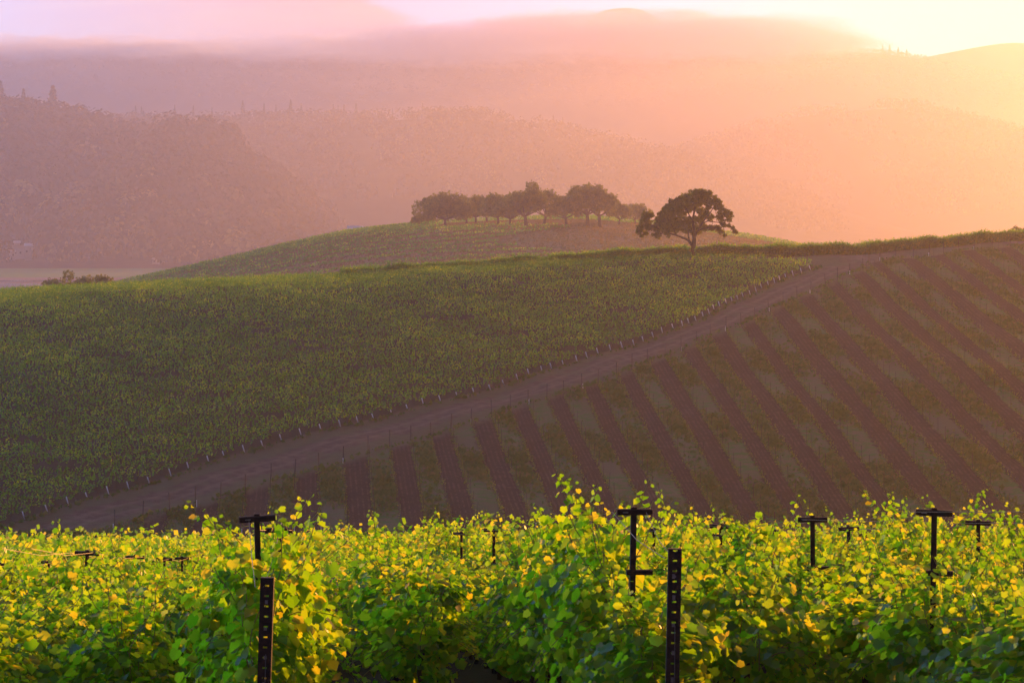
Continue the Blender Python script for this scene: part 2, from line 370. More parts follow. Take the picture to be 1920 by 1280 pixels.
    nt.links.new(mth(nt, 'ADD', nz, nf), bp.inputs['Height']); nt.links.new(bp.outputs[0], b.inputs['Normal'])
    nt.links.new(b.outputs[0], out.inputs[0]); me.materials.append(m)
    o = add_obj('ground', me); tag(o, kind='structure')
build_ground()

# ---------------------------------------------------------------- far hills
FS = 1.8
def ridge(name, pts, Yc, depth, mat, back=500, nscale=1.0, seed=0, base=-37.8):
    Yc *= FS; depth *= FS; back *= FS; nscale *= FS
    """a real hill: crest line at distance Yc following pts, front slope running down over `depth` metres"""
    pts = np.array(pts, float); r = np.random.default_rng(seed)
    x0, x1 = pts[0, 0], pts[-1, 0]
    px = np.linspace(x0, x1, 260); X = (px - 960) / F_PX * Yc
    zc = (HZ - smooth_interp(px, pts)) / F_PX * Yc
    t = np.concatenate([np.linspace(0, 1, 50), np.linspace(1.03, 2, 20)])
    T, XX = np.meshgrid(t, X, indexing='ij'); ZC = np.broadcast_to(zc, XX.shape)
    Y = np.where(T <= 1, Yc - depth * (1 - T), Yc + (T - 1) * back)
    w_ = np.where(T <= 1, np.sin(T * PI / 2) ** 1.15, np.cos((T - 1) * PI / 2))
    ph = r.uniform(0, 6, 8)
    spur = (np.sin(XX / (90 * nscale) + ph[0] + .8 * np.sin(Y / (140 * FS) + ph[1])) + .6 * np.sin(XX / (37 * nscale) + ph[2] + Y / (80 * FS)) + .3 * np.sin(XX / (17 * nscale) + ph[3] - Y / (33 * FS)))
    bump = np.clip(1 - T, 0, 1) * np.minimum(T, 1) * 4
    Z = base + (ZC - base) * w_ + spur * bump * .05 * np.maximum(ZC - base, 10)
    ny, nx = Z.shape; i = np.arange(ny - 1)[:, None] * nx + np.arange(nx - 1)[None]
    me = mesh_np(name, np.stack([XX, Y, Z], -1), 4, np.stack([i, i + 1, i + nx + 1, i + nx], -1), mat, True)
    o = add_obj(name, me); tag(o, kind='structure')
    def zf(px_, t_):
        fi = np.interp(t_, t, np.arange(len(t))); fj = np.interp(px_, px, np.arange(len(px)))
        a = np.clip(fi.astype(int), 0, ny - 2); b = np.clip(fj.astype(int), 0, nx - 2); u = fi - a; v = fj - b
        def g(M): return M[a, b] * (1 - u) * (1 - v) + M[a + 1, b] * u * (1 - v) + M[a, b + 1] * (1 - u) * v + M[a + 1, b + 1] * u * v
        return np.stack([g(XX), g(Y), g(Z)], -1)
    return zf
def hill_mat(name, a, b, c=None, s=.02):
    s = s / FS
    m, nt, out = new_mat(name); pos = geo_pos(nt)
    n1 = noise(nt, pos, s, 5, .6); n2 = noise(nt, pos, s * 9, 3)
    col = mixc(nt, sstep(nt, n2, .35, .65), a, b)
    if c: col = mixc(nt, sstep(nt, noise(nt, scale_vec(nt, pos, (.35, 1, 1)), s * .35, 4), .56, .64), col, c)
    d = nt.nodes.new('ShaderNodeBsdfDiffuse'); nt.links.new(col, d.inputs[0])
    nt.links.new(d.outputs[0], out.inputs[0]); return m
M_hill1 = hill_mat('wooded_slope', (.02, .028, .012), (.035, .04, .018))
M_hill2 = hill_mat('far_slope', (.022, .03, .015), (.04, .045, .02), (.30, .24, .14), .006)
Z_FOREST = ridge('wooded_hill', [(-500, 175), (-200, 200), (0, 215), (60, 225), (120, 237), (200, 258), (240, 275), (300, 281), (440, 300), (500, 337), (560, 375), (620, 435), (680, 495), (760, 565)], 1500, 390, M_hill1, 400, 1.0, 1)
Z_MID = ridge('middle_ridge', [(-300, 315), (60, 275), (150, 250), (250, 232), (400, 233), (560, 228), (700, 237), (800, 229), (900, 230), (1000, 245), (1060, 255), (1200, 283), (1350, 325), (1500, 375), (1800, 465), (2000, 535)], 1900, 380, M_hill2, 200, 1.2, 2)
Z_RIGHT = ridge('right_ridge', [(700, 532), (900, 432), (1100, 342), (1250, 297), (1400, 248), (1500, 220), (1600, 209), (1700, 204), (1790, 224), (1850, 240), (1920, 252), (2100, 262)], 2140, 260, M_hill2, 150, 1.2, 3)
Z_MOUNT = ridge('fog_mountain', [(-300, 96), (0, 98), (300, 99), (600, 101), (900, 102), (1080, 92), (1210, 86), (1400, 94), (1560, 97), (1640, 101), (1700, 111), (1800, 132), (1920, 154), (2150, 200)], 2850, 330, M_hill2, 300, 1.6, 4)
ridge('right_peak', [(1500, 180), (1620, 140), (1700, 114), (1780, 99), (1840, 87), (1900, 80), (1990, 88), (2150, 110)], 3020, 60, M_hill2, 150, 1, 5)
ridge('high_peak', [(1075, 92), (1085, 60), (1096, 38), (1112, 26), (1135, 18), (1180, 14), (1210, 19), (1228, 28), (1245, 44), (1258, 70), (1270, 92)], 3050, 60, M_hill2, 150, 1, 6)
# ---------------------------------------------------------------- foreground vineyard
M_leaf = leaf_mat('vine_leaf', [(0, (.014, .05, .010)), (.5, (.03, .085, .010)), (.85, (.08, .12, .012)), (1, (.18, .15, .02))],
                  [(0, (.22, .58, .006)), (.4, (.45, .86, .008)), (.8, (.80, 1, .015)), (1, (1, .85, .03))], .66, .035, .36)
M_stem = plain_mat('green_cane', (.25, .24, .04), (.32, .18, .05), 12, .6)
M_bark = plain_mat('vine_bark', (.045, .03, .022), (.10, .075, .055), 25, .95, 0, .8, (1, 1, .2))
M_steel = plain_mat('rusted_steel', (.030, .016, .012), (.075, .036, .022), 18, .75, .3, .3)
M_zinc = plain_mat('bare_zinc', (.20, .16, .15), (.30, .24, .22), 30, .5, .6)
M_wire = plain_mat('galvanised_wire', (.14, .12, .12), (.20, .17, .16), 20, .45, .6)
TL = np.array([(0, 0, 0), (.24, -.16, .02), (.52, .06, .10), (.47, .30, .06), (.52, .52, .12), (.28, .72, .05), (0, .92, -.10),
               (-.24, -.16, .02), (-.52, .06, .10), (-.47, .30, .06), (-.52, .52, .12), (-.28, .72, .05)], float)
FL = np.array([[0, 1, 2, 3, 4, 5, 6], [0, 6, 11, 10, 9, 8, 7]])
def leaves_mesh(name, P, S, N, D, mat, rng):
    n = len(P); N = unit(N) * .85 + np.array([0, -.75, 0]) * rng.choice([1, -.4], (n, 1)); N = unit(N); Yx = unit(D - (D * N).sum(-1, keepdims=True) * N); Xx = np.cross(Yx, N)
    T = np.broadcast_to(TL, (n, 12, 3)).copy()
    T[:, :, 0] *= rng.uniform(.8, 1.1, (n, 1)); T[:, :, 2] *= rng.uniform(-.6, 2.2, (n, 1)); T[:, :, :2] += rng.normal(0, .025, (n, 12, 2))
    V = P[:, None] + S[:, None, None] * (T[:, :, :1] * Xx[:, None] + T[:, :, 1:2] * Yx[:, None] + T[:, :, 2:] * N[:, None])
    idx = (np.arange(n)[:, None, None] * 12 + FL[None]).ravel()
    return mesh_np(name, V.reshape(-1, 3), 7, idx, mat)
def vine_parts(seed):
    r = np.random.default_rng(seed); Pl = []; Sl = []; Nl = []; Dl = []
    canes = MB()
    ns = 26
    for k in range(ns):
        y0 = -.8 + 1.6 * (k + r.uniform(.2, .8)) / ns; side = r.choice([-1, 1])
        up = r.random() < .58
        L = r.uniform(.75, 1.2) if up else r.uniform(.6, 1.0)
        if up and r.random() < .32: L += r.uniform(.1, .42)
        d0 = np.array([side * (r.uniform(.02, .35) if up else r.uniform(.5, 1.1)), r.normal(0, .2), 1.0]); d0 /= np.linalg.norm(d0)
        wob = r.uniform(0, 6); pts = []; r_dr = r.uniform(.5, 1.5)
        for s in np.linspace(0, L, 12):
            p = np.array([0, y0, 1.0 + r.uniform(-.02, .02)]) + d0 * s
            p[0] += .05 * math.sin(s * 6 + wob) + side * (.10 if up else .22) * s * s
            p[1] += .05 * math.cos(s * 5 + wob); p[2] -= (.06 if up else r_dr) * s * s
            pts.append(p)
        pts = np.array(pts); canes.tube(pts, list(np.linspace(.0055, .003, 12)), 4, False)
        m = int(L / .042)
        for i in range(m):
            f = (i + .5) / m; q = f * 11; a = int(q); p = pts[a] + (pts[min(a + 1, 11)] - pts[a]) * (q - a)
            ang = i * 2.6 + r.uniform(-.5, .5)
            o = np.array([math.cos(ang), math.sin(ang), .25]); pet = .06 * (1 - .6 * f)
            Pl.append(p + o * pet + r.normal(0, .012, 3)); Sl.append((.108 * (1 - .55 * f ** 2.6)) * r.uniform(.72, 1.12) * (1 if f < .93 else .75))
            Nl.append(o * .5 + np.array([side * .2, 0, .65]) + r.normal(0, .55, 3)); Dl.append(o * .6 + np.array([0, 0, -.7]) + r.normal(0, .35, 3))
    n2 = 820
    a = r.uniform(-.8, .8, n2); th = r.uniform(0, 2 * PI, n2); rr = np.sqrt(r.uniform(.1, 1, n2))
    nc_ = 13; cth = r.uniform(0, 2 * PI, nc_); crr = r.uniform(.45, 1, nc_); cc = np.stack([np.cos(cth) * crr * .50, r.uniform(-.8, .8, nc_), 1.14 + np.sin(cth) * crr * .60], 1)
    P2 = cc[r.integers(0, nc_, n2)] + r.normal(0, .105, (n2, 3)) * [1, 1.2, 1]; th = np.arctan2(P2[:, 2] - 1.1, P2[:, 0])
    Pl += list(P2); Sl += list(r.uniform(.055, .125, n2)); Nl += list(np.stack([np.cos(th), r.normal(0, .5, n2), .4 + np.sin(th) * .5], 1) + r.normal(0, .45, (n2, 3)))
    Dl += list(np.stack([np.cos(th) * .5, r.normal(0, .4, n2), -np.ones(n2) * .8], 1))
    lm = leaves_mesh('foliage', np.array(Pl), np.array(Sl), np.array(Nl), np.array(Dl), M_leaf, r)
    tr = MB(); tw = [(r.normal(0, .012), r.normal(0, .02), z) for z in (-.15, .15, .4, .65, .85, 1.0)]
    tr.tube(tw, [.035, .03, .026, .025, .028, .03], 7)
    co = MB(); co.tube([(r.normal(0, .01), y, 1.0 + .015 * math.sin(y * 9)) for y in np.linspace(-.78, .78, 9)], [.012, .017, .02, .022, .024, .022, .02, .017, .012], 6)
    return tr.mesh('trunk', M_bark, True), co.mesh('cordon', M_bark, True), canes.mesh('canes', M_stem), lm
PROTO = [vine_parts(100 + i) for i in range(12)]
ROW_T = -.0794
ROW_A = math.atan(-ROW_T)                      # rows lean to the left going away
ROWS = [(-5.5, 36.5, 'in the fourth row left of the left end post'), (-4.2, 30, 'in the third row left of the left end post'),
        (-2.95, 17.0, 'in the second row left of the left end post'), (-1.7, 21, 'in the first row left of the left end post'),
        (-.45, 18.6, 'in the row behind the left end post'), (1.05, 24, 'in the row midway between both end posts'), (2.557, 18.6, 'in the row behind the right end post'),
        (3.8, 20.5, 'in the first row right of the right end post'), (5.05, 14.8, 'in the second row right of the right end post'), (6.3, 18.5, 'in the third row right of the right end post'),
        (7.6, 22.5, 'in the fourth row right of the right end post'), (8.9, 27, 'in the fifth row right of the right end post'),
        (10.1, 31, 'in the sixth row right of the right end post'), (11.4, 36, 'in the seventh row right of the right end post'), (12.7, 40, 'in the eighth row right of the right end post')]
POSTS = {-.45: [20, 26.5, 33, 39.5, 46, 52.5, 59], 2.557: [20, 27, 35.7, 43.8, 51, 58], 5.05: [20, 24.7, 30.9, 37, 43, 50.6, 57],
         7.6: [28, 34.5, 40.7, 47, 54], 10.1: [38, 44.5, 51, 58], 12.7: [45, 52, 59], -2.95: [30, 38.5, 45, 51.5, 58], -5.5: [42, 48.5, 55, 61]}
def ordn(n):
    return '%d%s' % (n, 'th' if 10 <= n % 100 <= 20 else {1: 'st', 2: 'nd', 3: 'rd'}.get(n % 10, 'th'))
FAR_END = 56.5
def place_vines():
    r = np.random.default_rng(5); cnt = 0
    for c, y0, where in ROWS:
        n = 0; Y = y0 + .8
        while Y < FAR_END:
            X = c + ROW_T * Y; n += 1
            tm, cm, km, lm = PROTO[r.integers(12)]
            o = empty('grapevine', (X + r.normal(0, .03), Y, float(terrain(X, Y))), ROW_A + (PI if r.random() < .5 else 0))
            s = r.uniform(.94, 1.06); hs = r.uniform(.74, .92) if r.random() < .6 else r.uniform(.98, 1.2)
            if Y < 27: hs = r.uniform(.78, .94)
            if Y < 46 and c in POSTS: hs = r.uniform(.76, .92)
            if Y < 46 and c in POSTS and any(.7 < Y - yp < 3.3 for yp in POSTS[c]) and r.random() < .65: hs = r.uniform(1.0, 1.15)
            if c in (1.05, 3.8, 6.3): hs = min(hs, .98)
            if (c == 2.557 and 21.5 < Y < 26) or (c == 5.05 and 26 < Y < 29.5) or (c == 7.6 and 28.5 < Y < 33): hs = r.uniform(1.02, 1.14)
            if c == -.45 and Y < 21.5: hs = r.uniform(.98, 1.06)
            o.scale = (s * r.uniform(.95, 1.15), s * 1.05, hs)
            tag(o, '%s leafy grapevine %s' % (ordn(n), where), 'grapevine', 'grapevines in the sunlit foreground rows')
            for nm, me in (('trunk', tm), ('cordon', cm), ('canes', km), ('foliage', lm)): add_obj(nm, me, o)
            Y += 1.62; cnt += 1
    print('vines', cnt)
place_vines()
def far_vines():
    r = np.random.default_rng(8); Ps = []; Ss = []
    for c in np.arange(-22, 45, 1.27):
        y0 = FAR_END + .3
        for ya in np.arange(y0, 196, 1.0):
            X = c + ROW_T * ya
            if abs(X / ya) > .245: continue
            n = 26 if ya < 110 else 15
            a = r.uniform(0, 1, n); h = np.where(r.random(n) < .2, r.uniform(1.7, 2.3, n), r.uniform(.9, 1.9, n)) * (1 + .22 * max(0, math.sin(ya * 1.3 + c * 5) * math.sin(ya * .37 + c)))
            P = np.stack([X + r.normal(0, .26, n), ya + a, h], 1); P[:, 2] += terrain(P[:, 0], P[:, 1])
            Ps.append(P); Ss.append(r.uniform(.12, .22, n) * (1 + (ya - 70) / 250))
    P = np.concatenate(Ps); S = np.concatenate(Ss)
    V = cards(P, S, r.normal(size=P.shape) + [0, -.2, .5], rng=r)
    o = add_obj('lower_slope_vines', card_mesh('lower_slope_vines', V, M_leaf))
    tag(o, 'rows of leafy vines running on down the foreground slope', 'vines', kind='stuff')
far_vines()
# --- posts
def line_post_meshes(w_, lower):
    p = MB(); p.box((0, 0, .93), (.046, .035, 2.46)); p.box((0, .02, .93), (.012, .03, 2.45))
    a = MB(); a.box((0, -.035, 2.12), (w_, .03, .036)); a.box((0, -.012, 2.142), (w_, .045, .006)); a.box((0, -.012, 2.098), (w_, .045, .006))
    s = MB(); s.box((-.27 * w_, -.052, 2.12), (.045, .004, .010))
    l = MB(); l.box((lower * .05, -.035, 1.62), (.22, .03, .034)); l.box((lower * .05, -.012, 1.640), (.22, .045, .006))
    return [('post', p.mesh('post', M_steel)), ('crossarm', a.mesh('crossarm', M_steel)), ('crossarm', l.mesh('crossarm', M_steel))], s.mesh('slot_trim', M_zinc)
LP = {(-1): line_post_meshes(.30, -1), 1: line_post_meshes(.30, 1)}
WH = {round(c, 3): w_ for c, _, w_ in ROWS}
def place_posts():
    r = np.random.default_rng(3); i = 0
    for c, ys in POSTS.items():
        for k, Y in enumerate(ys):
            X = c + ROW_T * Y; parts, slot = LP[1 if i % 3 else -1]; i += 1
            o = empty('trellis_post', (X, Y, float(terrain(X, Y))), r.normal(0, .12)); o.rotation_euler[1] = r.normal(.01, .018); o.rotation_euler[0] = r.normal(0, .015)
            tag(o, '%s steel trellis post %s' % (ordn(k + 1), WH[round(c, 3)]), 'trellis post', 'steel trellis posts among the foreground vines')
            for j, (nm, me) in enumerate(parts):
                q = add_obj(nm, me, o)
                if j == 1: add_obj('slot_trim', slot, q)
place_posts()
def end_post(X, Y, h, lean, label):
    z = float(terrain(X, Y)); o = empty('steel_end_post', (X, Y, z - .3)); o.rotation_euler = (math.radians(-2), lean, 0)
    tag(o, label, 'end post', 'steel end posts at the near ends of vine rows')
    H = h + .3; W = .098; st = .033
    w_ = MB()
    for sx in (-1, 1):
        w_.box((sx * (W / 2 - st / 2), 0, H / 2), (st, .006, H)); w_.box((sx * (W / 2 - .004), .032, H / 2), (.008, .058, H))
        w_.box((sx * (W / 2 - .016), .062, H / 2), (.026, .007, H))
    z0 = 0.0; hole = .013; pitch = .075; gap = W - 2 * st + .002
    k = 0
    while z0 < H:
        z1 = min(z0 + pitch - hole, H); w_.box((0, .001, (z0 + z1) / 2), (gap, .005, z1 - z0)); z0 += pitch; k += 1
    w_.build('channel', M_steel, o)
    r = np.random.default_rng(int(abs(X * 100)))
    pl = MB()
    for q in range(9):
        zz = H - .16 - q * .19 - r.uniform(0, .05); pl.box((r.normal(0, .004), -.006, zz), (.022, .006, .022 + r.uniform(0, .02))); pl.box((r.normal(0, .004), -.010, zz), (.010, .006, .012))
    pl.build('clips', M_zinc, o)
    t = MB(); t.tube([(.008, -.012, H - .55), (.012, -.02, H - .9), (.018, -.016, H - 1.3), (.02, -.02, 0.1)], .0035, 5); t.build('tie_wire', M_wire, o)
    cp = MB(); cp.box((0, .03, H + .003), (W, .066, .006)); cp.build('cap', M_steel, o)
    return Vector((X, Y, z + h))
EA = end_post(-1.853, 17.7, 1.62, math.radians(1.6), 'perforated dark steel end post standing left of centre among the vines')
EB = end_post(1.152, 17.7, 1.80, math.radians(1.3), 'perforated dark steel end post standing right of centre with tie wire hanging')
def wires():
    for c, ys in POSTS.items():
        if abs(c) > 11 or c < -6: continue
        end = EA if c == -.45 else EB if c == 2.557 else None
        for sx in (-1, 1):
            pts = []
            if end is not None: pts.append(end + Vector((sx * .03, .03, -.06)))
            else:
                Y0 = ys[0] - 6.5; X0 = c + ROW_T * Y0; pts.append(Vector((X0 + sx * .14, Y0, float(terrain(X0, Y0)) + 2.12)))
            for Y in ys:
                X = c + ROW_T * Y; q = Vector((X + sx * .14, Y, float(terrain(X, Y)) + 2.12))
                if len(pts) >= 1:
                    mid = (pts[-1] + q) / 2; mid.z -= .05; pts.append(mid)
                pts.append(q)
            mb = MB(); mb.tube(pts, .0028, 4, False); o = mb.build('trellis_wire', M_wire)
            tag(o, '%s hand steel wire %s' % ('left' if sx < 0 else 'right', WH[round(c, 3)]), 'wire', 'trellis wires over the foreground rows')
wires()
# ---------------------------------------------------------------- hillside vineyards
M_mature = leaf_mat('field_leaf', [(0, (.008, .075, .010)), (.5, (.026, .20, .018)), (1, (.075, .29, .022))],
                    [(0, (.08, .26, .010)), (.6, (.24, .52, .015)), (1, (.85, .84, .02))], .52, .03, .5, posvar=.25)
M_pale = plain_mat('pale_sleeve', (.72, .82, .92), (.82, .88, .94), 10, .5)
M_post = plain_mat('dark_post', (.03, .022, .02), (.06, .042, .036), 8, .8)
M_grass = leaf_mat('grass_blade', [(0, (.030, .11, .018)), (.6, (.06, .18, .030)), (1, (.19, .20, .07))], [(0, (.08, .14, .02)), (1, (.25, .22, .08))], .35, 0, posvar=.3)
M_young = leaf_mat('young_leaf', [(0, (.05, .11, .02)), (.7, (.11, .16, .03)), (1, (.20, .18, .06))], [(0, (.10, .22, .02)), (1, (.35, .35, .05))], .4, 0)
def shoot_cards(B, H, r, per=7, size=.15, L=(.5, 1.1), om=1.0):
    """arching leafy shoots rising from points B (n,3) at height H"""
    n = len(B); az = r.uniform(0, 2 * PI, n); Ls = r.uniform(L[0], L[1], n); out_ = r.uniform(.15, om, n)
    s = (np.arange(per) + .5) / per
    d = np.stack([np.cos(az), np.sin(az)], 1)
    P = np.zeros((n, per, 3)); rr = (s[None] * Ls[:, None])
    P[:, :, :2] = B[:, None, :2] + d[:, None] * (rr * out_[:, None] * (.5 + .6 * s[None]))[..., None]
    P[:, :, 2] = (B[:, 2] + H)[:, None] + rr * (1.0 - .35 * out_[:, None]) - .75 * (rr * out_[:, None]) ** 2 * 1.0
    P += r.normal(0, .035, P.shape)
    S = size * (1.15 - .6 * s)[None] * r.uniform(.7, 1.25, (n, per))
    P = P.reshape(-1, 3); S = S.ravel()
    tan = np.repeat(np.concatenate([d * out_[:, None], (.8 - .5 * out_[:, None])], 1), per, 0) + r.normal(0, .35, P.shape)
    return cards(P, S, r.normal(size=P.shape) + [0, -.4, .5], tan, r, 1.6)
def mature_field():
    r = np.random.default_rng(21); B = []
    for Yb in np.arange(212, 470, 2.7):
        u = np.arange(-130, 75, 1 / 5.2); X = u + r.normal(0, .05, len(u)); Y = Yb + .035 * X + r.normal(0, .09, len(u))
        k = in_left(X, Y) & (np.abs(X / Y) < .235)
        gap = (np.sin(X * .21 + Yb * 7.1) + np.sin(X * .057 + Yb * 3.3)) > -1.7
        X, Y = X[k & gap], Y[k & gap]
        B.append(np.stack([X, Y, terrain(X, Y)], 1))
    B = np.concatenate(B); print('shoots', len(B))
    vig = 1 + .22 * np.sin(B[:, 0] * .045 + 1) * np.sin(B[:, 1] * .06) + .12 * np.sin(B[:, 0] * .21 + B[:, 1] * .17)
    H = r.uniform(.45, .9, len(B)) * vig
    V1 = shoot_cards(B, H, r, 6, .20, (.5, 1.15), .7)
    k = r.random(len(B)) < .55; Bk = B[k] + r.normal(0, .14, (k.sum(), 3)) * [1.5, 1, 0]
    P = Bk + np.stack([np.zeros(len(Bk)), np.zeros(len(Bk)), r.uniform(.5, 1.2, len(Bk))], 1)
    V2 = cards(P, r.uniform(.22, .36, len(P)), r.normal(size=P.shape), rng=r)
    V3 = shoot_cards(B[::14], np.full(len(B[::14]), 1.2), r, 6, .16, (.7, 1.1))
    o = add_obj('hillside_vines', card_mesh('hillside_vines', np.concatenate([V1, V2, V3]), M_mature))
    tag(o, 'dense green block of mature vines covering the left hillside', 'vines', kind='stuff')
mature_field()
def crest_vines():
    r = np.random.default_rng(22); Bs = []
    px = np.arange(640, 2150, .35)
    for off in (-4.2, -2.6, 0.0, 3.5, 7.5):
        p = px + r.normal(0, .3, len(px)); Yc = np.interp(p, CREST[:, 0], YCS) + off + 0
        Yc = Yc + r.normal(0, .15, len(p)); X = (p - 960) / F_PX * Yc
        keep = (np.abs(p - 1297) > 10) | (off > 0)
        keep &= ~((off < 0) & (p < 960))
        Bs.append(np.stack([X, Yc, terrain(X, Yc)], 1)[keep])
    B = np.concatenate(Bs); V1 = shoot_cards(B, r.uniform(.8, 1.5, len(B)) * (1 + .18 * np.sin(B[:, 0] * .9) * np.sin(B[:, 0] * .23)), r, 6, .25, (.6, 1.35))
    V2 = cards(B + [0, 0, .9] + r.normal(0, .22, B.shape), r.uniform(.3, .5, len(B)), r.normal(size=B.shape), rng=r)
    o = add_obj('crest_vines', card_mesh('crest_vines', np.concatenate([V1, V2, cards(B + [0, 0, .42] + r.normal(0, .2, B.shape) * [1, 1, .9], r.uniform(.3, .6, len(B)), r.normal(size=B.shape), rng=r)]), M_mature))
    tag(o, 'band of sunlit vines running along the hill crest behind the dirt path', 'vines', kind='stuff')
crest_vines()
def row_end_posts():
    r = np.random.default_rng(31)
    d = np.concatenate([[0], np.cumsum(np.hypot(np.diff(LE[1:, 0]), np.diff(LE[1:, 1])))]); n = 63
    p = MB(); p.box((-1.3, .15, .72), (.06, .05, 1.75)); post = p.mesh('post', M_post)
    wv = MB(); wv.tube([(-1.3, .13, 1.5), (-.22, 0, .62)], .008, 4, False); wire = wv.mesh('anchor_wire', M_post)
    s = MB(); s.tube([(-.02, 0, -.02), (-.24, -.02, .74)], .06, 7); sl = s.mesh('sleeve', M_pale, True)
    for i in range(n):
        t = d[-1] * (i + .3) / n; X = float(np.interp(t, d, LE[1:, 0])) + r.normal(0, .1); Y = float(np.interp(t, d, LE[1:, 1])) + r.normal(0, .12)
        o = empty('row_end_post', (X, Y, float(terrain(X, Y))), r.normal(0, .15)); o.scale = (1, 1, r.uniform(.85, 1.12))
        tag(o, '%s pale sleeved end post along the dirt road, counting from the lower left' % ordn(i + 1), 'end post', 'pale sleeved end posts along the dirt road')
        for nm, me in (('post', post), ('anchor_wire', wire), ('sleeve', sl)): add_obj(nm, me, o)
row_end_posts()
# --- young vineyard on the right
def heads():
    """for each vine row its head (at the road or under the crest) and foot (valley bottom)"""
    H = []
    for i, n in enumerate(N_ALL):
        Y = np.linspace(214, 470, 1100); X = row_x(i, Y)
        k = in_right(X, Y)
        if k.any():
            j = np.where(k)[0]; H.append((n, X[j[-1]], Y[j[-1]], X[j[0]], Y[j[0]]))
    return H
HD = heads()
def young_field():
    r = np.random.default_rng(41)
    p = MB(); p.tube([(0, 0, -.15), (0, 0, 1.9)], .045, 6); post = p.mesh('post', M_post)
    s = MB(); s.tube([(.10, -.05, 0), (.10, -.05, .62)], .045, 6); slv = s.mesh('sleeve', M_pale)
    i = 0
    for n, xh, yh, xf, yf in HD:
        if abs(xh / yh) > .23: continue
        i += 1
        o = empty('young_row_post', (xh, yh, float(terrain(xh, yh)))); o.rotation_euler = (r.normal(0, .03), r.normal(0, .03), r.uniform(-3, 3)); o.scale = (1, 1, r.uniform(.9, 1.08))
        tag(o, '%s dark post from the left heading a bare young vine row' % ordn(i), 'post', 'posts heading the young vine rows')
        add_obj('post', post, o)
        if i % 3 == 1: add_obj('sleeve', slv, o)
    i = 0
    for n, xh, yh, xf, yf in HD:
        yf = 224.0; xf = float(row_x(int(n) + 9, yf))
        if xf / yf < -.12 or xf / yf > .2 or yh < 232: continue
        i += 1
        o = empty('lower_row_post', (xf, yf, float(terrain(xf, yf)))); tag(o, '%s blue sleeved post from the left at the foot of the young vine rows' % ordn(i), 'post', 'posts at the foot of the young vine rows')
        add_obj('post', post, o); add_obj('sleeve', slv, o)
    # stakes
    st = []
    for n, xh, yh, xf, yf in HD:
        for Y in np.arange(226 + r.uniform(0, 3), yh - 2, 4.6):
            X = xh + (xh - xf) / max(yh - yf, 1) * (Y - yh)
            if abs(X / Y) < .225: st.append((X + r.normal(0, .04), Y + r.normal(0, .3)))
    st = np.array(st); Z = terrain(st[:, 0], st[:, 1]); dist = st[:, 1]; order = np.argsort(dist); print('stakes', len(st))
    q = MB(); q.tube([(0, 0, -.1), (.01, 0, 1.0), (0, 0, 1.65)], .024, 4); sm = q.mesh('vine_stake', M_post)
    for k in order[:300]:
        o = add_obj('vine_stake', sm); o.location = (st[k, 0], st[k, 1], Z[k]); o.rotation_euler = (r.normal(0, .03), r.normal(0, .03), 0)
        tag(o, 'thin dark stake standing in a row of young vines on the brown hillside', 'stake', 'thin stakes in the lower part of the young vineyard')
    mb = MB()
    for k in order[300:]: mb.tube([(st[k, 0], st[k, 1], Z[k] - .1), (st[k, 0] + r.normal(0, .03), st[k, 1], Z[k] + r.uniform(1.4, 1.8))], .026, 3, False)
    o = mb.build('upper_slope_stakes', M_post); tag(o, 'rows of thin stakes on the upper part of the brown young vineyard', 'stakes', kind='stuff')
    # young vines + weeds on the row lines
    B = []
    for n, xh, yh, xf, yf in HD:
        Y = np.arange(224, yh, .30); Y = Y + r.normal(0, .1, len(Y)); X = xh + (xh - xf) / max(yh - yf, 1) * (Y - yh) + r.normal(0, .07, len(Y))
        k = (np.abs(X / Y) < .23) & (r.random(len(Y)) < .35 + .4 * (np.sin(Y * .13 + n * 2.1) > 0)); X, Y = X[k], Y[k]
        B.append(np.stack([X, Y, terrain(X, Y)], 1))
    B = np.concatenate(B); V = []
    for _ in range(5):
        P = B + np.stack([r.normal(0, .07, len(B)), r.normal(0, .07, len(B)), r.uniform(.05, .65, len(B)) ** 1.3], 1)
        V.append(cards(P, r.uniform(.10, .20, len(P)), r.normal(size=P.shape), rng=r))
    o = add_obj('young_vines', card_mesh('young_vines', np.concatenate(V), M_young)); tag(o, 'sparse young vines and weeds dotted along the bare rows', 'young vines', kind='stuff')
    # drip hose along each row
    hm = MB()
    for n, xh, yh, xf, yf in HD:
        Y = np.arange(224, yh, 6.0); X = xh + (xh - xf) / max(yh - yf, 1) * (Y - yh)
        k = np.abs(X / Y) < .235
        if k.sum() < 3: continue
        hm = MB(); hm.tube([(x, y, z + .45 + .03 * math.sin(y)) for x, y, z in zip(X[k], Y[k], terrain(X[k], Y[k]))], .012, 3, False)
        o = hm.build('drip_hose', M_post); tag(o, 'thin dark drip hose strung along a young vine row', 'hose', 'drip hoses along the young vine rows')
    # grass in every second alley and on the verges
    n = 230000; Y = 214 + 225 * r.random(n) ** 1.15; X = r.uniform(-.23, .23, n) * Y
    rn = rown(X, Y); fr = np.abs(((rn - .5) % 2) - 1)   # 1 at centre of brown? mirrored below
    ping = 1 - fr
    dl, dr = zone_attrs(X, Y)
    patch = np.sin(X * .33 + Y * .21) + np.sin(X * .12 - Y * .17 + 1) + np.sin(X * .9 + 2) * .5
    fr = 1 - np.abs((((rn - .5) % 2) - 1))
    green = (dr > .5) & (fr > .56 + r.normal(0, .06, n)) & (patch + r.normal(0, .6, n) > .0)
    verge = (np.minimum(-dl, -dr) > 0) & (np.minimum(-dl, -dr) < 1.3) & (r.random(n) < .35)
    foot = (Y < 224) & (r.random(n) < .5)
    k = (green | verge | foot) & ~(dl > .3)
    X, Y = X[k], Y[k]; Z = terrain(X, Y); print('grass', len(X))
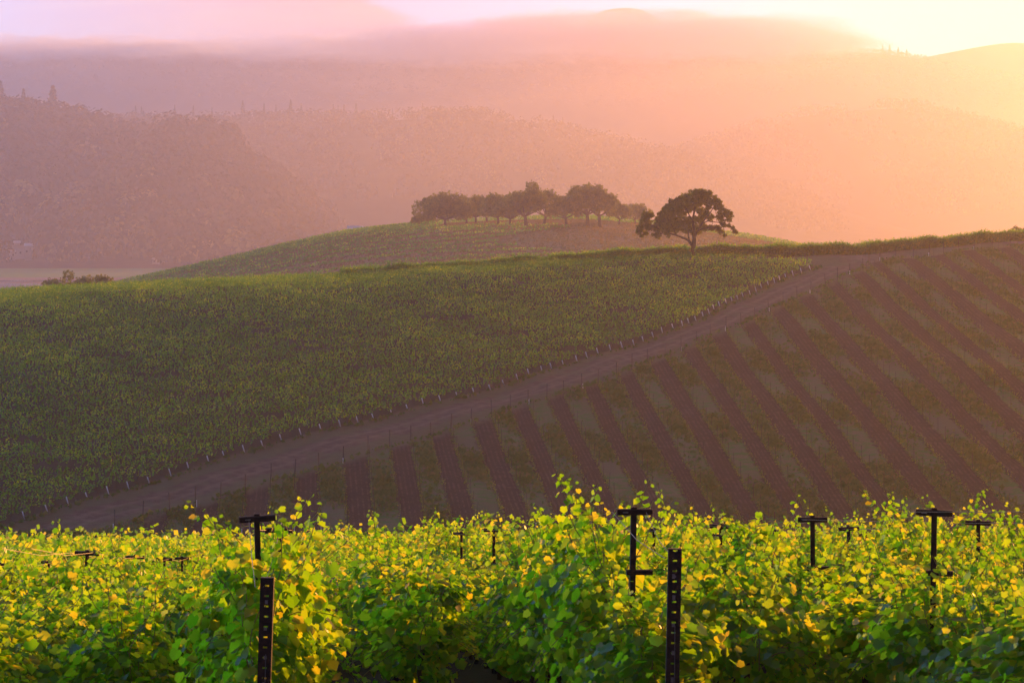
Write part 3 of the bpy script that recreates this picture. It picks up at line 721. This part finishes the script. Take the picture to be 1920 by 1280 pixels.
    Pz = np.stack([X, Y, Z + .10], 1); hgt = r.uniform(.18, .55, len(X)) * (1 + .5 * (patch[k] > .4))
    Nn = np.stack([r.normal(0, .7, len(X)), r.normal(0, .7, len(X)) - .6, r.normal(0, .25, len(X))], 1)
    U = np.stack([r.normal(0, .25, len(X)), r.normal(0, .25, len(X)), np.ones(len(X))], 1)
    V = cards(Pz, hgt, Nn, U, r, 1.0)
    o = add_obj('alley_grass', card_mesh('alley_grass', V, M_grass)); tag(o, 'short rough grass growing in every second alley and along the road verges', 'grass', kind='stuff')
young_field()
# --- knoll rows
def knoll_rows():
    r = np.random.default_rng(51); Bs = []
    for k, Yb in enumerate(np.concatenate([np.arange(625, 860, 13.5), np.arange(868, 925, 8)])):
        X = np.arange(-195, 140, .30); X = X + r.normal(0, .1, len(X)); px = 960 + F_PX * X / KY
        Y = Yb - .00065 * (X + 28) ** 2 + r.normal(0, .25, len(X)) + 3 * np.sin(X * .03 + k)
        keep = (px > 170) & (px < 1580) & (Y > 600)
        keep &= ((px < 1000 + 60 * np.sin(k)) | (Yb > 868)) & ~((px > 830) & (px < 1000) & (Yb < 900) & (Yb > 845))
        X, Y = X[keep], Y[keep]; Bs.append(np.stack([X, Y, terrain(X, Y)], 1))
    B = np.concatenate(Bs); V = []
    for _ in range(3):
        P = B + np.stack([r.normal(0, .3, len(B)), r.normal(0, .5, len(B)), r.uniform(.15, 1.0, len(B)) * (1 + .9 * (B[:, 1] > 860))], 1)
        V.append(cards(P, r.uniform(.4, .75, len(P)), r.normal(size=P.shape), rng=r))
    o = add_obj('knoll_vines', card_mesh('knoll_vines', np.concatenate(V), M_mature)); tag(o, 'contour rows of vines on the rounded knoll behind the crest', 'vines', kind='stuff')
    n = 60000; X = r.uniform(-185, 140, n); Y = r.uniform(640, 920, n); P = np.stack([X, Y, terrain(X, Y) + .15], 1)
    Vg = cards(P, r.uniform(.3, .8, n), np.stack([r.normal(0, .6, n), -np.ones(n), r.normal(0, .5, n)], 1), np.stack([r.normal(0, .2, n), r.normal(0, .2, n), np.ones(n)], 1), r)
    mg = leaf_mat('dry_grass', [(0, (.20, .14, .07)), (1, (.12, .11, .045))], [(0, (.3, .2, .08)), (1, (.2, .18, .05))], .35, 0, posvar=.08)
    o = add_obj('knoll_grass', card_mesh('knoll_grass', Vg, mg)); tag(o, 'dry grass covering the rounded knoll under the oaks', 'grass', kind='stuff')
knoll_rows()
# ---------------------------------------------------------------- trees
M_oak = leaf_mat('oak_leaf', [(0, (.022, .042, .012)), (.6, (.05, .075, .018)), (1, (.10, .12, .025))], [(0, (.10, .15, .015)), (1, (.42, .40, .03))], .45, .03, .5, posvar=.5)
M_oakbark = plain_mat('oak_bark', (.05, .038, .034), (.11, .085, .075), 6, .95, 0, .8, (1, 1, .3))
def crown_cards(cl, r, dens=60., size=(.22, .5)):
    V = []
    for c, rad in cl:
        n = int(dens * rad * rad) + 12
        d = unit(r.normal(size=(n, 3))); rr = rad * r.uniform(.35, 1.0, n) ** .6 * (1 + .28 * np.sin(d[:, 0] * 5 + c[0]) * np.cos(d[:, 2] * 6 + c[1]))
        P = np.array(c) + d * rr[:, None] * [1, 1, .82]
        V.append(cards(P, r.uniform(size[0], size[1], n), r.normal(size=(n, 3)) + d * .6, rng=r, asp=1.2))
    return np.concatenate(V)
def lone_oak():
    r = np.random.default_rng(61); X, Y, Z = hit(1300, 480.5, 395, 425); s = F_PX / Y; k = .125 / s
    base = (966, 1138)
    def q(zx, zy, y=0.0): return ((zx - base[0]) * k, y, (base[1] - zy) * k)
    CL = [(1020, 215, 100), (900, 255, 100), (1130, 245, 105), (1250, 265, 95), (1325, 300, 65), (700, 340, 100), (800, 310, 95), (615, 400, 90), (560, 470, 95), (700, 470, 115),
          (820, 420, 105), (950, 350, 110), (480, 590, 100), (600, 590, 115), (740, 590, 110), (425, 680, 85), (555, 710, 95), (690, 690, 85), (430, 800, 55), (790, 670, 75),
          (265, 500, 70), (335, 500, 50), (250, 600, 85), (180, 690, 62), (300, 680, 62), (145, 745, 45), (188, 815, 28), (255, 770, 38), (450, 490, 35), (365, 790, 25), (595, 815, 25),
          (1155, 480, 75), (1185, 385, 45), (1300, 390, 45), (1365, 370, 50), (1425, 460, 85), (1350, 530, 55), (1490, 490, 65), (1500, 570, 42), (1255, 520, 38), (1400, 600, 48),
          (960, 640, 95), (1000, 560, 50), (905, 555, 45), (1000, 730, 80), (900, 720, 65), (1075, 720, 62), (1150, 690, 55), (1250, 690, 50), (1330, 690, 55), (1420, 650, 40),
          (1385, 745, 45), (1435, 800, 30), (1560, 690, 32), (1590, 750, 38), (1500, 655, 32), (1060, 300, 90), (1190, 320, 60), (640, 280, 35), (930, 140, 30), (1060, 135, 30), (545, 380, 25), (1080, 550, 60), (1230, 560, 42), (1060, 440, 60), (1180, 430, 45), (1100, 620, 45), (870, 620, 60), (1000, 165, 62), (1090, 170, 62), (1170, 180, 60), (840, 235, 60), (760, 260, 50)]
    o = empty('oak_tree', (X, Y, Z - .1)); tag(o, 'large lone oak with a broad dark crown standing on the hill crest by the path', 'oak tree')
    cl = []
    for zx, zy, rr in CL:
        p = q(zx, zy); dx = (zx - 900) / 700.; dz = (zy - 500) / 400.
        sp = max(.15, 1 - dx * dx - dz * dz * .6) * 4.2; cl.append(((p[0], r.uniform(-sp, sp), p[2]), rr * k * 1.16))
    add_obj('crown', card_mesh('crown', crown_cards(cl, r, 330, (.16, .42)), M_oak), o)
    t = MB(); R = k
    t.tube([q(966, 1150), q(966, 1090), q(968, 1000), q(972, 940), q(978, 850), q(975, 760), q(965, 640), q(965, 520), q(990, 400), q(1020, 280)], [50 * R, 38 * R, 34 * R, 36 * R, 29 * R, 26 * R, 20 * R, 16 * R, 11 * R, 4 * R], 9)
    t.build('trunk', M_oakbark, o, True)
    def limb(pts, r0, r1):
        b = MB(); n = len(pts); b.tube(pts, list(np.linspace(r0 * R, r1 * R, n)), 7); return b.build('limb', M_oakbark, o, True)
    limb([q(955, 965), q(925, 920, -.3), q(885, 872, -.6), q(840, 850, -.8), q(770, 825, -1.0), q(700, 795, -1.2), q(620, 780, -1.4), q(540, 760, -1.3), q(440, 700, -1), q(330, 650, -.6), q(240, 620, -.2)], 24, 5)
    limb([q(940, 945), q(912, 890, .5), q(900, 820, .9), q(890, 720, 1.2), q(840, 620, 1.6), q(760, 520, 1.8), q(690, 430, 1.6)], 15, 4)
    limb([q(985, 830), q(1010, 760, .3), q(1060, 690, .6), q(1110, 610, .8), q(1160, 540, .8), q(1220, 470, .6), q(1260, 400, .4), q(1310, 330, 0)], 21, 4)
    limb([q(1100, 625, .8), q(1180, 590, 0), q(1260, 600, -.8), q(1350, 610, -1), q(1450, 630, -1), q(1540, 680, -.6)], 9, 2.5)
    limb([q(1000, 760), q(1100, 700, -1), q(1220, 680, -1.6), q(1340, 690, -1.8), q(1400, 740, -1.6)], 10, 3)
    limb([q(700, 795, -1.2), q(660, 700, -1.6), q(600, 600, -2), q(540, 500, -2)], 9, 3)
    limb([q(968, 600), q(900, 500, -1), q(850, 400, -1.4), q(800, 320, -1)], 10, 3)
    for (c, rad) in cl:
        best = min(cl, key=lambda u: 9e9 if u[0] == c else (Vector(u[0]) - Vector(c)).length + (u[0][2] > c[2]) * 1.0)
        a = Vector(best[0]); b = Vector(c)
        if (a - b).length > 5: continue
        m = (a + b) / 2 + Vector((r.normal(0, .15), r.normal(0, .2), -.1)); tw = MB(); tw.tube([a, m, b], [.05, .04, .015], 4, False); tw.build('branch', M_oakbark, o)
lone_oak()
def oak(name, loc, wdt, hgt, seed, label, group, fork=.35, dens=38, size=(.35, .75), nc=20, shear=0.0, mat=None, cat='oak tree'):
    r = np.random.default_rng(seed); o = empty(name, loc); tag(o, label, cat, group); cl = []; asy = r.normal(0, .05) * wdt
    for i in range(nc):
        th = r.uniform(0, 2 * PI); rr = math.sqrt(r.uniform(0, 1)); u = r.uniform(-1, 1)
        x = math.cos(th) * rr * wdt * .45; y = math.sin(th) * rr * wdt * .36
        zc = hgt * (.33 + .54 * math.sqrt(max(0, 1 - rr * rr * .9)) * r.uniform(.3, 1))
        cl.append(((x + shear * (zc - hgt * .5) + asy, y, zc), wdt * r.uniform(.13, .215)))
    add_obj('crown', card_mesh('crown', crown_cards(cl, r, dens, size), mat or M_oak), o)
    t = MB(); lean = r.normal(0, .04) * hgt; R = hgt * .038
    t.tube([(0, 0, -.4), (lean * .2, 0, hgt * .12), (lean * .5, 0, hgt * .25), (lean * .7, 0, hgt * fork)], [R * 1.4, R, R * .85, R * .8], 7)
    for c, rad in sorted(cl, key=lambda u: u[0][2])[::2][:9]:
        e = Vector(c); b = Vector((lean * .7, 0, hgt * fork)); m = b.lerp(e, .5) + Vector((0, 0, -hgt * .03)); t.tube([b, m, e], [R * .6, R * .35, R * .12], 5, False)
    t.build('trunk', M_oakbark, o, True); return o
GR = [(345, 272, 160, 158, 'leftmost large round oak of the knoll cluster'), (235, 255, 75, 52, 'low bushy oak at the far left edge of the knoll cluster'),
      (447, 260, 95, 142, 'second large oak from the left in the knoll cluster'), (492, 254, 105, 134, 'third large oak from the left, crown joined to its neighbours'), (545, 248, 100, 128, 'oak in the left middle of the knoll cluster with a low dense crown'),
      (600, 262, 95, 152, 'oak standing just left of the tallest middle oak'), (655, 268, 100, 150, 'dark oak with its trunk showing, immediately left of the tallest middle oak'), (735, 274, 125, 195, 'tallest oak in the middle of the knoll cluster'),
      (820, 260, 115, 168, 'open oak with see-through crown right of the tallest middle oak'), (928, 268, 105, 165, 'oak at the left of the right hand clump on the knoll'), (1030, 268, 130, 202, 'tallest oak of the right hand clump on the knoll'),
      (1088, 272, 120, 192, 'broad oak beside the tallest one of the right hand clump'), (1178, 262, 85, 115, 'small oak at the right of the right hand clump'), (1258, 258, 105, 100, 'pale small oak alone at the right end of the knoll')]
for i, (zx, zy, wz, hz, lb) in enumerate(GR):
    px = 700 + zx / 2.56; py = 320 + zy / 2.56; X, Y, Z = hit(px, py, 720, 903); u = Y / F_PX / 2.56
    oak('oak_tree', (X, Y, Z - .2), wz * u * (1.72 if i < 7 else 1.5), hz * u * (1.2 if i in (7, 10, 11) else 1.06), 200 + i, lb, 'oaks clustered on the knoll', .24, 30 if i not in (8, 13) else 15, (.4, .95), 36 if i not in (8, 13) else 20, shear=.1 if i in (7, 9, 10) else 0)
# shrubs showing over the crest on the left
for i, (px, top, wpx, Yt, lb) in enumerate([(122, 504, 70, 560, 'dark round tree showing over the crest at the left by the water'), (158, 512, 52, 540, 'middle one of three dark trees showing over the crest at left'),
                                        (188, 512, 56, 560, 'rightmost of three dark trees showing over the crest at left'), (1925, 413, 60, 520, 'dusky tree top rising over the crest at the far right edge')]):
    X = (px - 960) / F_PX * Yt; zt = (HZ - top) / F_PX * Yt; zg = float(terrain(X, Yt))
    oak('spreading_tree', (X, Yt, zg), wpx / F_PX * Yt * 1.25, (zt - zg) * 1.07, 300 + i, lb, 'trees just behind the crest', .3, 40, (.3, .7), 24, cat='tree')
# --- conifers on the ridges
M_con = leaf_mat('conifer_needle', [(0, (.015, .028, .012)), (1, (.035, .055, .02))], [(0, (.02, .03, .01)), (1, (.05, .06, .015))], .2, 0)
def conifer_mesh(seed):
    r = np.random.default_rng(seed); n = 520; h = r.uniform(.12, 1, n) ** .9; th = r.uniform(0, 2 * PI, n)
    tier = .75 + .25 * np.abs(np.sin(h * 34 + r.uniform(0, 1)))
    rad = .24 * (1.02 - h) * tier * r.uniform(.5, 1.15, n)
    P = np.stack([np.cos(th) * rad, np.sin(th) * rad, h], 1); N = np.stack([np.cos(th) * .4, np.sin(th) * .4, np.ones(n)], 1) + r.normal(0, .4, (n, 3))
    return card_mesh('crown', cards(P, r.uniform(.05, .10, n), N, np.stack([np.cos(th), np.sin(th), -.3 * np.ones(n)], 1), r, 1.6), M_con)
CM = [conifer_mesh(400 + i) for i in range(4)]
_t = MB(); _t.tube([(0, 0, -.1), (0, 0, .5), (0, 0, .98)], [.03, .02, .005], 6); CT = _t.mesh('trunk', M_oakbark, True)
def conifers():
    r = np.random.default_rng(71)
    L = [(99, 66, 40, 0, 'tall pointed conifer alone on the wooded hill skyline at the upper left'), (44, 50, 22, 0, 'short conifer left of the tall one on the wooded skyline'), (1, 58, 30, 0, 'conifer at the very left edge of the wooded skyline')]
    for i, (zx, h) in enumerate([(508, 12), (530, 10), (655, 13), (725, 12), (795, 9), (910, 20), (990, 14), (1035, 10), (1090, 19), (1130, 13), (1250, 14), (1268, 12), (1290, 15), (1335, 18), (1430, 9), (1472, 9), (1585, 14), (2075, 13), (2110, 12)]):
        L.append((zx / 2, h + 17, h * .75, 1, '%s small hazy conifer from the left on the middle ridge skyline' % ordn(i + 1)))
    for i, (px, h) in enumerate([(1590, 9), (1655, 10), (1668, 12), (1684, 10), (1700, 9), (1212, 8), (1378, 7)]):
        L.append((px, h + 5, h * .8, 2, '%s tiny conifer from the left on the far mountain skyline' % ordn(sorted([1590, 1655, 1668, 1684, 1700, 1212, 1378]).index(px) + 1)))
    for px, h, wd, z, lb in L:
        zf = (Z_FOREST, Z_MID, Z_MOUNT)[z]; p = zf(np.array([px]), np.array([1.0]))[0]; u = p[1] / F_PX
        o = empty('conifer', (p[0], p[1], p[2] - 2 * u)); s = (h + 7) * u; o.scale = (wd * 2.0 * u, wd * 2.0 * u, s); o.rotation_euler = (0, 0, r.uniform(0, 6))
        tag(o, lb, 'conifer', ('conifers on the wooded hill', 'conifers on the middle ridge', 'conifers on the far mountain')[z])
        add_obj('crown', CM[r.integers(4)], o); add_obj('trunk', CT, o)
conifers()
# --- woods that read as one mass
M_wood = leaf_mat('wood_leaf', [(0, (.010, .018, .008)), (.5, (.022, .03, .010)), (.8, (.06, .065, .015)), (1, (.16, .14, .03))], [(0, (.015, .02, .005)), (.6, (.04, .05, .01)), (1, (.40, .34, .04))], .4, 0, posvar=.007, tree=True)  # brightest tones paint sunlit crowns into the leaf colour
def wood(name, zf, n, pxr, tr, rad, label, seed, per=80, mat=None, tall=None, skip=None):
    r = np.random.default_rng(seed); px = r.uniform(pxr[0], pxr[1], n); t = tr[0] + (tr[1] - tr[0]) * r.random(n)
    c = zf(px, t); R = r.uniform(rad[0], rad[1], n) * FS
    if skip is not None:
        k = ~skip(960 + F_PX * c[:, 0] / c[:, 1], t, r); c, R, px = c[k], R[k], px[k]; n = len(R)
    hs = np.ones(n)
    if tall is not None: hs = 1 + tall(px, r)
    d = unit(r.normal(size=(n, per, 3))); d[:, :, 2] = np.abs(d[:, :, 2]) * 1.0 - .15
    P = c[:, None] + d * (R[:, None, None] * r.uniform(.75, 1.08, (n, per, 1))) * np.stack([np.ones(n), np.ones(n), hs], 1)[:, None]
    P[:, :, 2] += (R * .5 * hs)[:, None]
    S = (R[:, None] * r.uniform(.2, .42, (n, per))).ravel()
    V = cards(P.reshape(-1, 3), S, d.reshape(-1, 3) + r.normal(0, .22, (n * per, 3)), rng=r)
    me = card_mesh(name, V, mat or M_wood); tone = np.clip(r.beta(1.4, 2.6, n) + .25 * np.sin(c[:, 0] * .011 + c[:, 2] * .028), 0, 1)
    attr(me, 'tree_tone', np.repeat(tone, per * 4)); o = add_obj(name, me); tag(o, label, 'woodland', kind='stuff')
HOUSE = lambda px, t, r: ((np.abs(px - 40) < 34) & (t < .20)) | ((np.abs(px - 296) < 16) & (t < .14)) | ((np.abs(px - 578) < 12) & (t < .3))
wood('hillside_wood', Z_FOREST, 3000, (-60, 735), (.01, 1.01), (5.0, 10.0), 'dense hazy wood of rounded trees covering the hill at the left', 81,
     tall=lambda px, r: np.where((px > 340) & (px < 450), r.uniform(.3, 1.0, len(px)), r.uniform(-.2, .35, len(px))), skip=HOUSE)
wood('middle_ridge_wood', Z_MID, 2600, (-80, 1500), (.25, 1.01), (4, 8), 'very hazy wood covering the middle ridge', 82, 26, skip=lambda px, t, r: np.sin(px * .02) + np.sin(px * .051 + t * 9) > 1.15)
wood('right_ridge_wood', Z_RIGHT, 1800, (900, 2080), (.2, 1.01), (4, 8), 'very hazy wood on the sun bleached ridge at right', 83, 26, skip=lambda px, t, r: np.sin(px * .013) + np.sin(px * .041 + t * 12) > .7)
wood('mountain_wood', Z_MOUNT, 5000, (-80, 2100), (.5, 1.005), (3, 5.5), 'faint wood along the top of the far mountain', 84, 14)
# ---------------------------------------------------------------- small far buildings and water
M_wall = plain_mat('white_wall', (.34, .32, .32), (.42, .40, .40), 2, .8)
M_roof = plain_mat('grey_roof', (.16, .14, .14), (.22, .19, .18), 3, .8)
M_proof = plain_mat('pale_roof', (.45, .48, .54), (.56, .58, .62), 3, .5)
M_glass = plain_mat('dark_pane', (.03, .03, .04), None, 3, .2)
def gable(mb, cx, cy, z, wx, wy, h, over=.4):
    x0, x1, y0, y1 = cx - wx / 2 - over, cx + wx / 2 + over, cy - wy / 2 - over, cy + wy / 2 + over
    mb.add([(x0, y0, z), (x1, y0, z), (x1, y1, z), (x0, y1, z), (x0, cy, z + h), (x1, cy, z + h)], [(0, 1, 5, 4), (2, 3, 4, 5), (0, 4, 3), (1, 2, 5), (0, 3, 2, 1)])
def house(loc, rz, label, blocks, name='house'):
    o = empty(name, loc, rz); o.scale = (1.25, 1.25, 1.25); tag(o, label, 'house')
    for cx, cy, wx, wy, h, rh, rm in blocks:
        b = MB(); b.box((cx, cy, h / 2 - 1), (wx, wy, h + 2)); b.build('wall', M_wall, o)
        g = MB(); gable(g, cx, cy, h, wx, wy, rh); g.build('roof', rm, o)
        for k in range(max(2, int(wx / 3.2))):
            x = cx - wx / 2 + (k + .5) * wx / max(2, int(wx / 3.2)); wdw = MB(); wdw.box((x, cy - wy / 2 - .03, h * .55), (1.1, .08, 1.3)); wdw.build('window', M_glass, o)
    return o
def on_forest(px, py):
    t = np.linspace(0, .9, 500); Yt = FS * (1500 - 390 * (1 - t)); pp = 960 + (px - 960) * Yt / (1500 * FS)
    p = Z_FOREST(pp, t); y = HZ - p[:, 2] / p[:, 1] * F_PX; i = int(np.argmin(np.abs(y - py))); return p[i]
p = on_forest(38, 484); house((p[0], p[1], p[2]), .25, 'large white house with two wings half hidden in trees at the far left',
    [(0, 0, 10, 7, 6.5, 2.2, M_roof), (5.2, -4, 5, 6, 8.2, 1.8, M_proof), (-6.5, -3, 6, 5, 4, 1.6, M_proof), (-2.0, 4, 4, 4, 10, 1.6, M_proof)])
p = on_forest(295, 494); house((p[0], p[1], p[2]), -.15, 'small low building with two pale roofs at the foot of the wooded hill', [(0, 0, 5.5, 5, 3, 1.0, M_proof), (1.2, 7, 4.5, 4, 7.2, 1.1, M_proof)])
for px, py, lb, hh in [(578, 444, 'small pale building in trees just above the knoll at its left', 4), (1545, 404, 'tiny bright house in the orange haze of the valley at right', 3), (640, 436, 'pale shed roof between the wood and the knoll', 3)]:
    Y = 1200; X = (px - 960) / F_PX * Y; zt = (HZ - py) / F_PX * Y; zg = zt - hh
    if px == 1545: continue
    q = on_forest(px, py + 3); house((q[0], q[1], q[2]), .1, lb, [(0, 0, 7, 5, hh, 1.5, M_proof)])
Y = 925.; X = (666 - 960) / F_PX * Y; zt = (HZ - 423.5) / F_PX * Y; zg = float(terrain(X, Y))
o = empty('shed', (X, Y, zg), .1); tag(o, 'white peaked roof showing just behind the knoll skyline', 'shed')
b = MB(); b.box((0, 0, (zt - zg - 1.2) / 2 - .5), (5, 5, zt - zg - 1.2 + 1)); b.build('wall', M_wall, o)
g = MB(); gable(g, 0, 0, zt - zg - 1.2, 5.4, 5, 1.2); g.build('roof', M_proof, o)
m, nt, out = new_mat('pond_water'); bs = nt.nodes.new('ShaderNodeBsdfPrincipled'); bs.inputs['Base Color'].default_value = (.25, .26, .32, 1); bs.inputs['Roughness'].default_value = .12
n_ = noise(nt, geo_pos(nt), .4, 3); bp = nt.nodes.new('ShaderNodeBump'); bp.inputs['Strength'].default_value = .08; nt.links.new(n_, bp.inputs['Height']); nt.links.new(bp.outputs[0], bs.inputs['Normal']); nt.links.new(bs.outputs[0], out.inputs[0])
ang = np.linspace(0, 2 * PI, 48, endpoint=False); rr = 1 + .12 * np.sin(ang * 3 + 1) + .07 * np.sin(ang * 5)
zw = -36.25
for nm, cx, cy, ax, ay in (('pond', -288, 1418, 54, 52), ('pond', -300, 1545, 78, 14)):
    mb = MB(); mb.add([(cx + math.cos(a) * ax * q, cy + math.sin(a) * ay * q, zw) for a, q in zip(ang, rr)], [tuple(range(48))])
    o = mb.build(nm, m); tag(o, kind='structure')
# ---------------------------------------------------------------- fog rolling over the far mountain
def fog_bank():
    Yf = 4860.; u = Yf / F_PX
    top = [(-120, 74), (300, 76), (500, 78), (620, 74), (800, 58), (950, 34), (1080, 30), (1250, 32), (1400, 34), (1500, 42), (1560, 55), (1610, 75), (1660, 96)]
    bot = [(1660, 118), (1560, 122), (1400, 124), (1200, 122), (1000, 126), (900, 134), (700, 130), (500, 126), (300, 124), (100, 122), (-120, 122)]
    def P(px, py, Y): return ((px - 960) * u, Y, (HZ - py) * u)
    out_ = [P(px, py, 0) for px, py in top + bot]; n = len(out_); y0, y1 = 4600., 4980.
    mb = MB(); vs = [(x, y0, z) for x, _, z in out_] + [(x, y1, z) for x, _, z in out_]
    mb.add(vs, [tuple(range(n - 1, -1, -1)), tuple(range(n, 2 * n))] + [(i, (i + 1) % n, (i + 1) % n + n, i + n) for i in range(n)])
    m, nt, out = new_mat('rolling_fog'); pos = geo_pos(nt); sep = nt.nodes.new('ShaderNodeSeparateXYZ'); nt.links.new(pos, sep.inputs[0])
    n1 = noise(nt, scale_vec(nt, pos, (.8, .4, 1.6)), .012, 6, .66)
    zz = mth(nt, 'ADD', sep.outputs['Z'], mth(nt, 'MULTIPLY', mth(nt, 'SUBTRACT', n1, .5), 62.))
    def curve(pts):
        fc = nt.nodes.new('ShaderNodeFloatCurve'); mr = nt.nodes.new('ShaderNodeMapRange')
        mr.inputs[1].default_value = (-200 - 960) * u; mr.inputs[2].default_value = (1720 - 960) * u
        nt.links.new(sep.outputs['X'], mr.inputs[0]); nt.links.new(mr.outputs[0], fc.inputs['Value'])
        c = fc.mapping.curves[0]; q = [((px + 200) / 1920., (HZ - py) * u / 762.) for px, py in sorted(pts)]
        while len(c.points) < len(q): c.points.new(.5, .5)
        for p_, (a, b) in zip(c.points, q): p_.location = (a, b)
        fc.mapping.update(); return mth(nt, 'MULTIPLY', fc.outputs[0], 762.)
    zt = curve([(px, py + 9) for px, py in top]); zb = curve([(px, py - 8) for px, py in bot])
    d1 = sstep(nt, mth(nt, 'SUBTRACT', zt, zz), -8, 10); d2 = sstep(nt, mth(nt, 'SUBTRACT', zz, zb), -4, 36)
    n2 = sstep(nt, noise(nt, scale_vec(nt, pos, (.35, .5, 1.6)), .011, 4, .6), .25, .75)
    dens = mth(nt, 'MULTIPLY', mth(nt, 'MULTIPLY', d1, d2), mth(nt, 'ADD', mth(nt, 'MULTIPLY', n2, .014), .006))
    v = nt.nodes.new('ShaderNodeVolumePrincipled'); v.inputs['Color'].default_value = (.84, .93, 1, 1); v.inputs['Anisotropy'].default_value = .1
    nt.links.new(dens, v.inputs['Density']); nt.links.new(v.outputs[0], out.inputs['Volume'])
    m.cycles.volume_step_rate = 3.0
    o = mb.build('fog_bank', m); tag(o, 'soft lavender fog bank rolling over the top of the far mountain', 'fog', kind='stuff')
fog_bank()
# ---------------------------------------------------------------- haze: one closed box of even air round everything
def build_haze():
    x0, x1, y0, y1, z0, z1 = -1900, 1330, -90, 5850, -48, 528
    mb = MB(); mb.box(((x0 + x1) / 2, (y0 + y1) / 2, (z0 + z1) / 2), (x1 - x0, y1 - y0, z1 - z0))
    m, nt, out = new_mat('haze_air')
    v = nt.nodes.new('ShaderNodeVolumePrincipled')
    v.inputs['Color'].default_value = (.88, .83, .98, 1); v.inputs['Density'].default_value = HAZE_DENSITY
    v.inputs['Anisotropy'].default_value = HAZE_G
    nt.links.new(v.outputs[0], out.inputs['Volume'])
    o = mb.build('haze', m); tag(o, 'thin sunlit evening haze filling the whole valley', 'haze', kind='stuff')
build_haze()
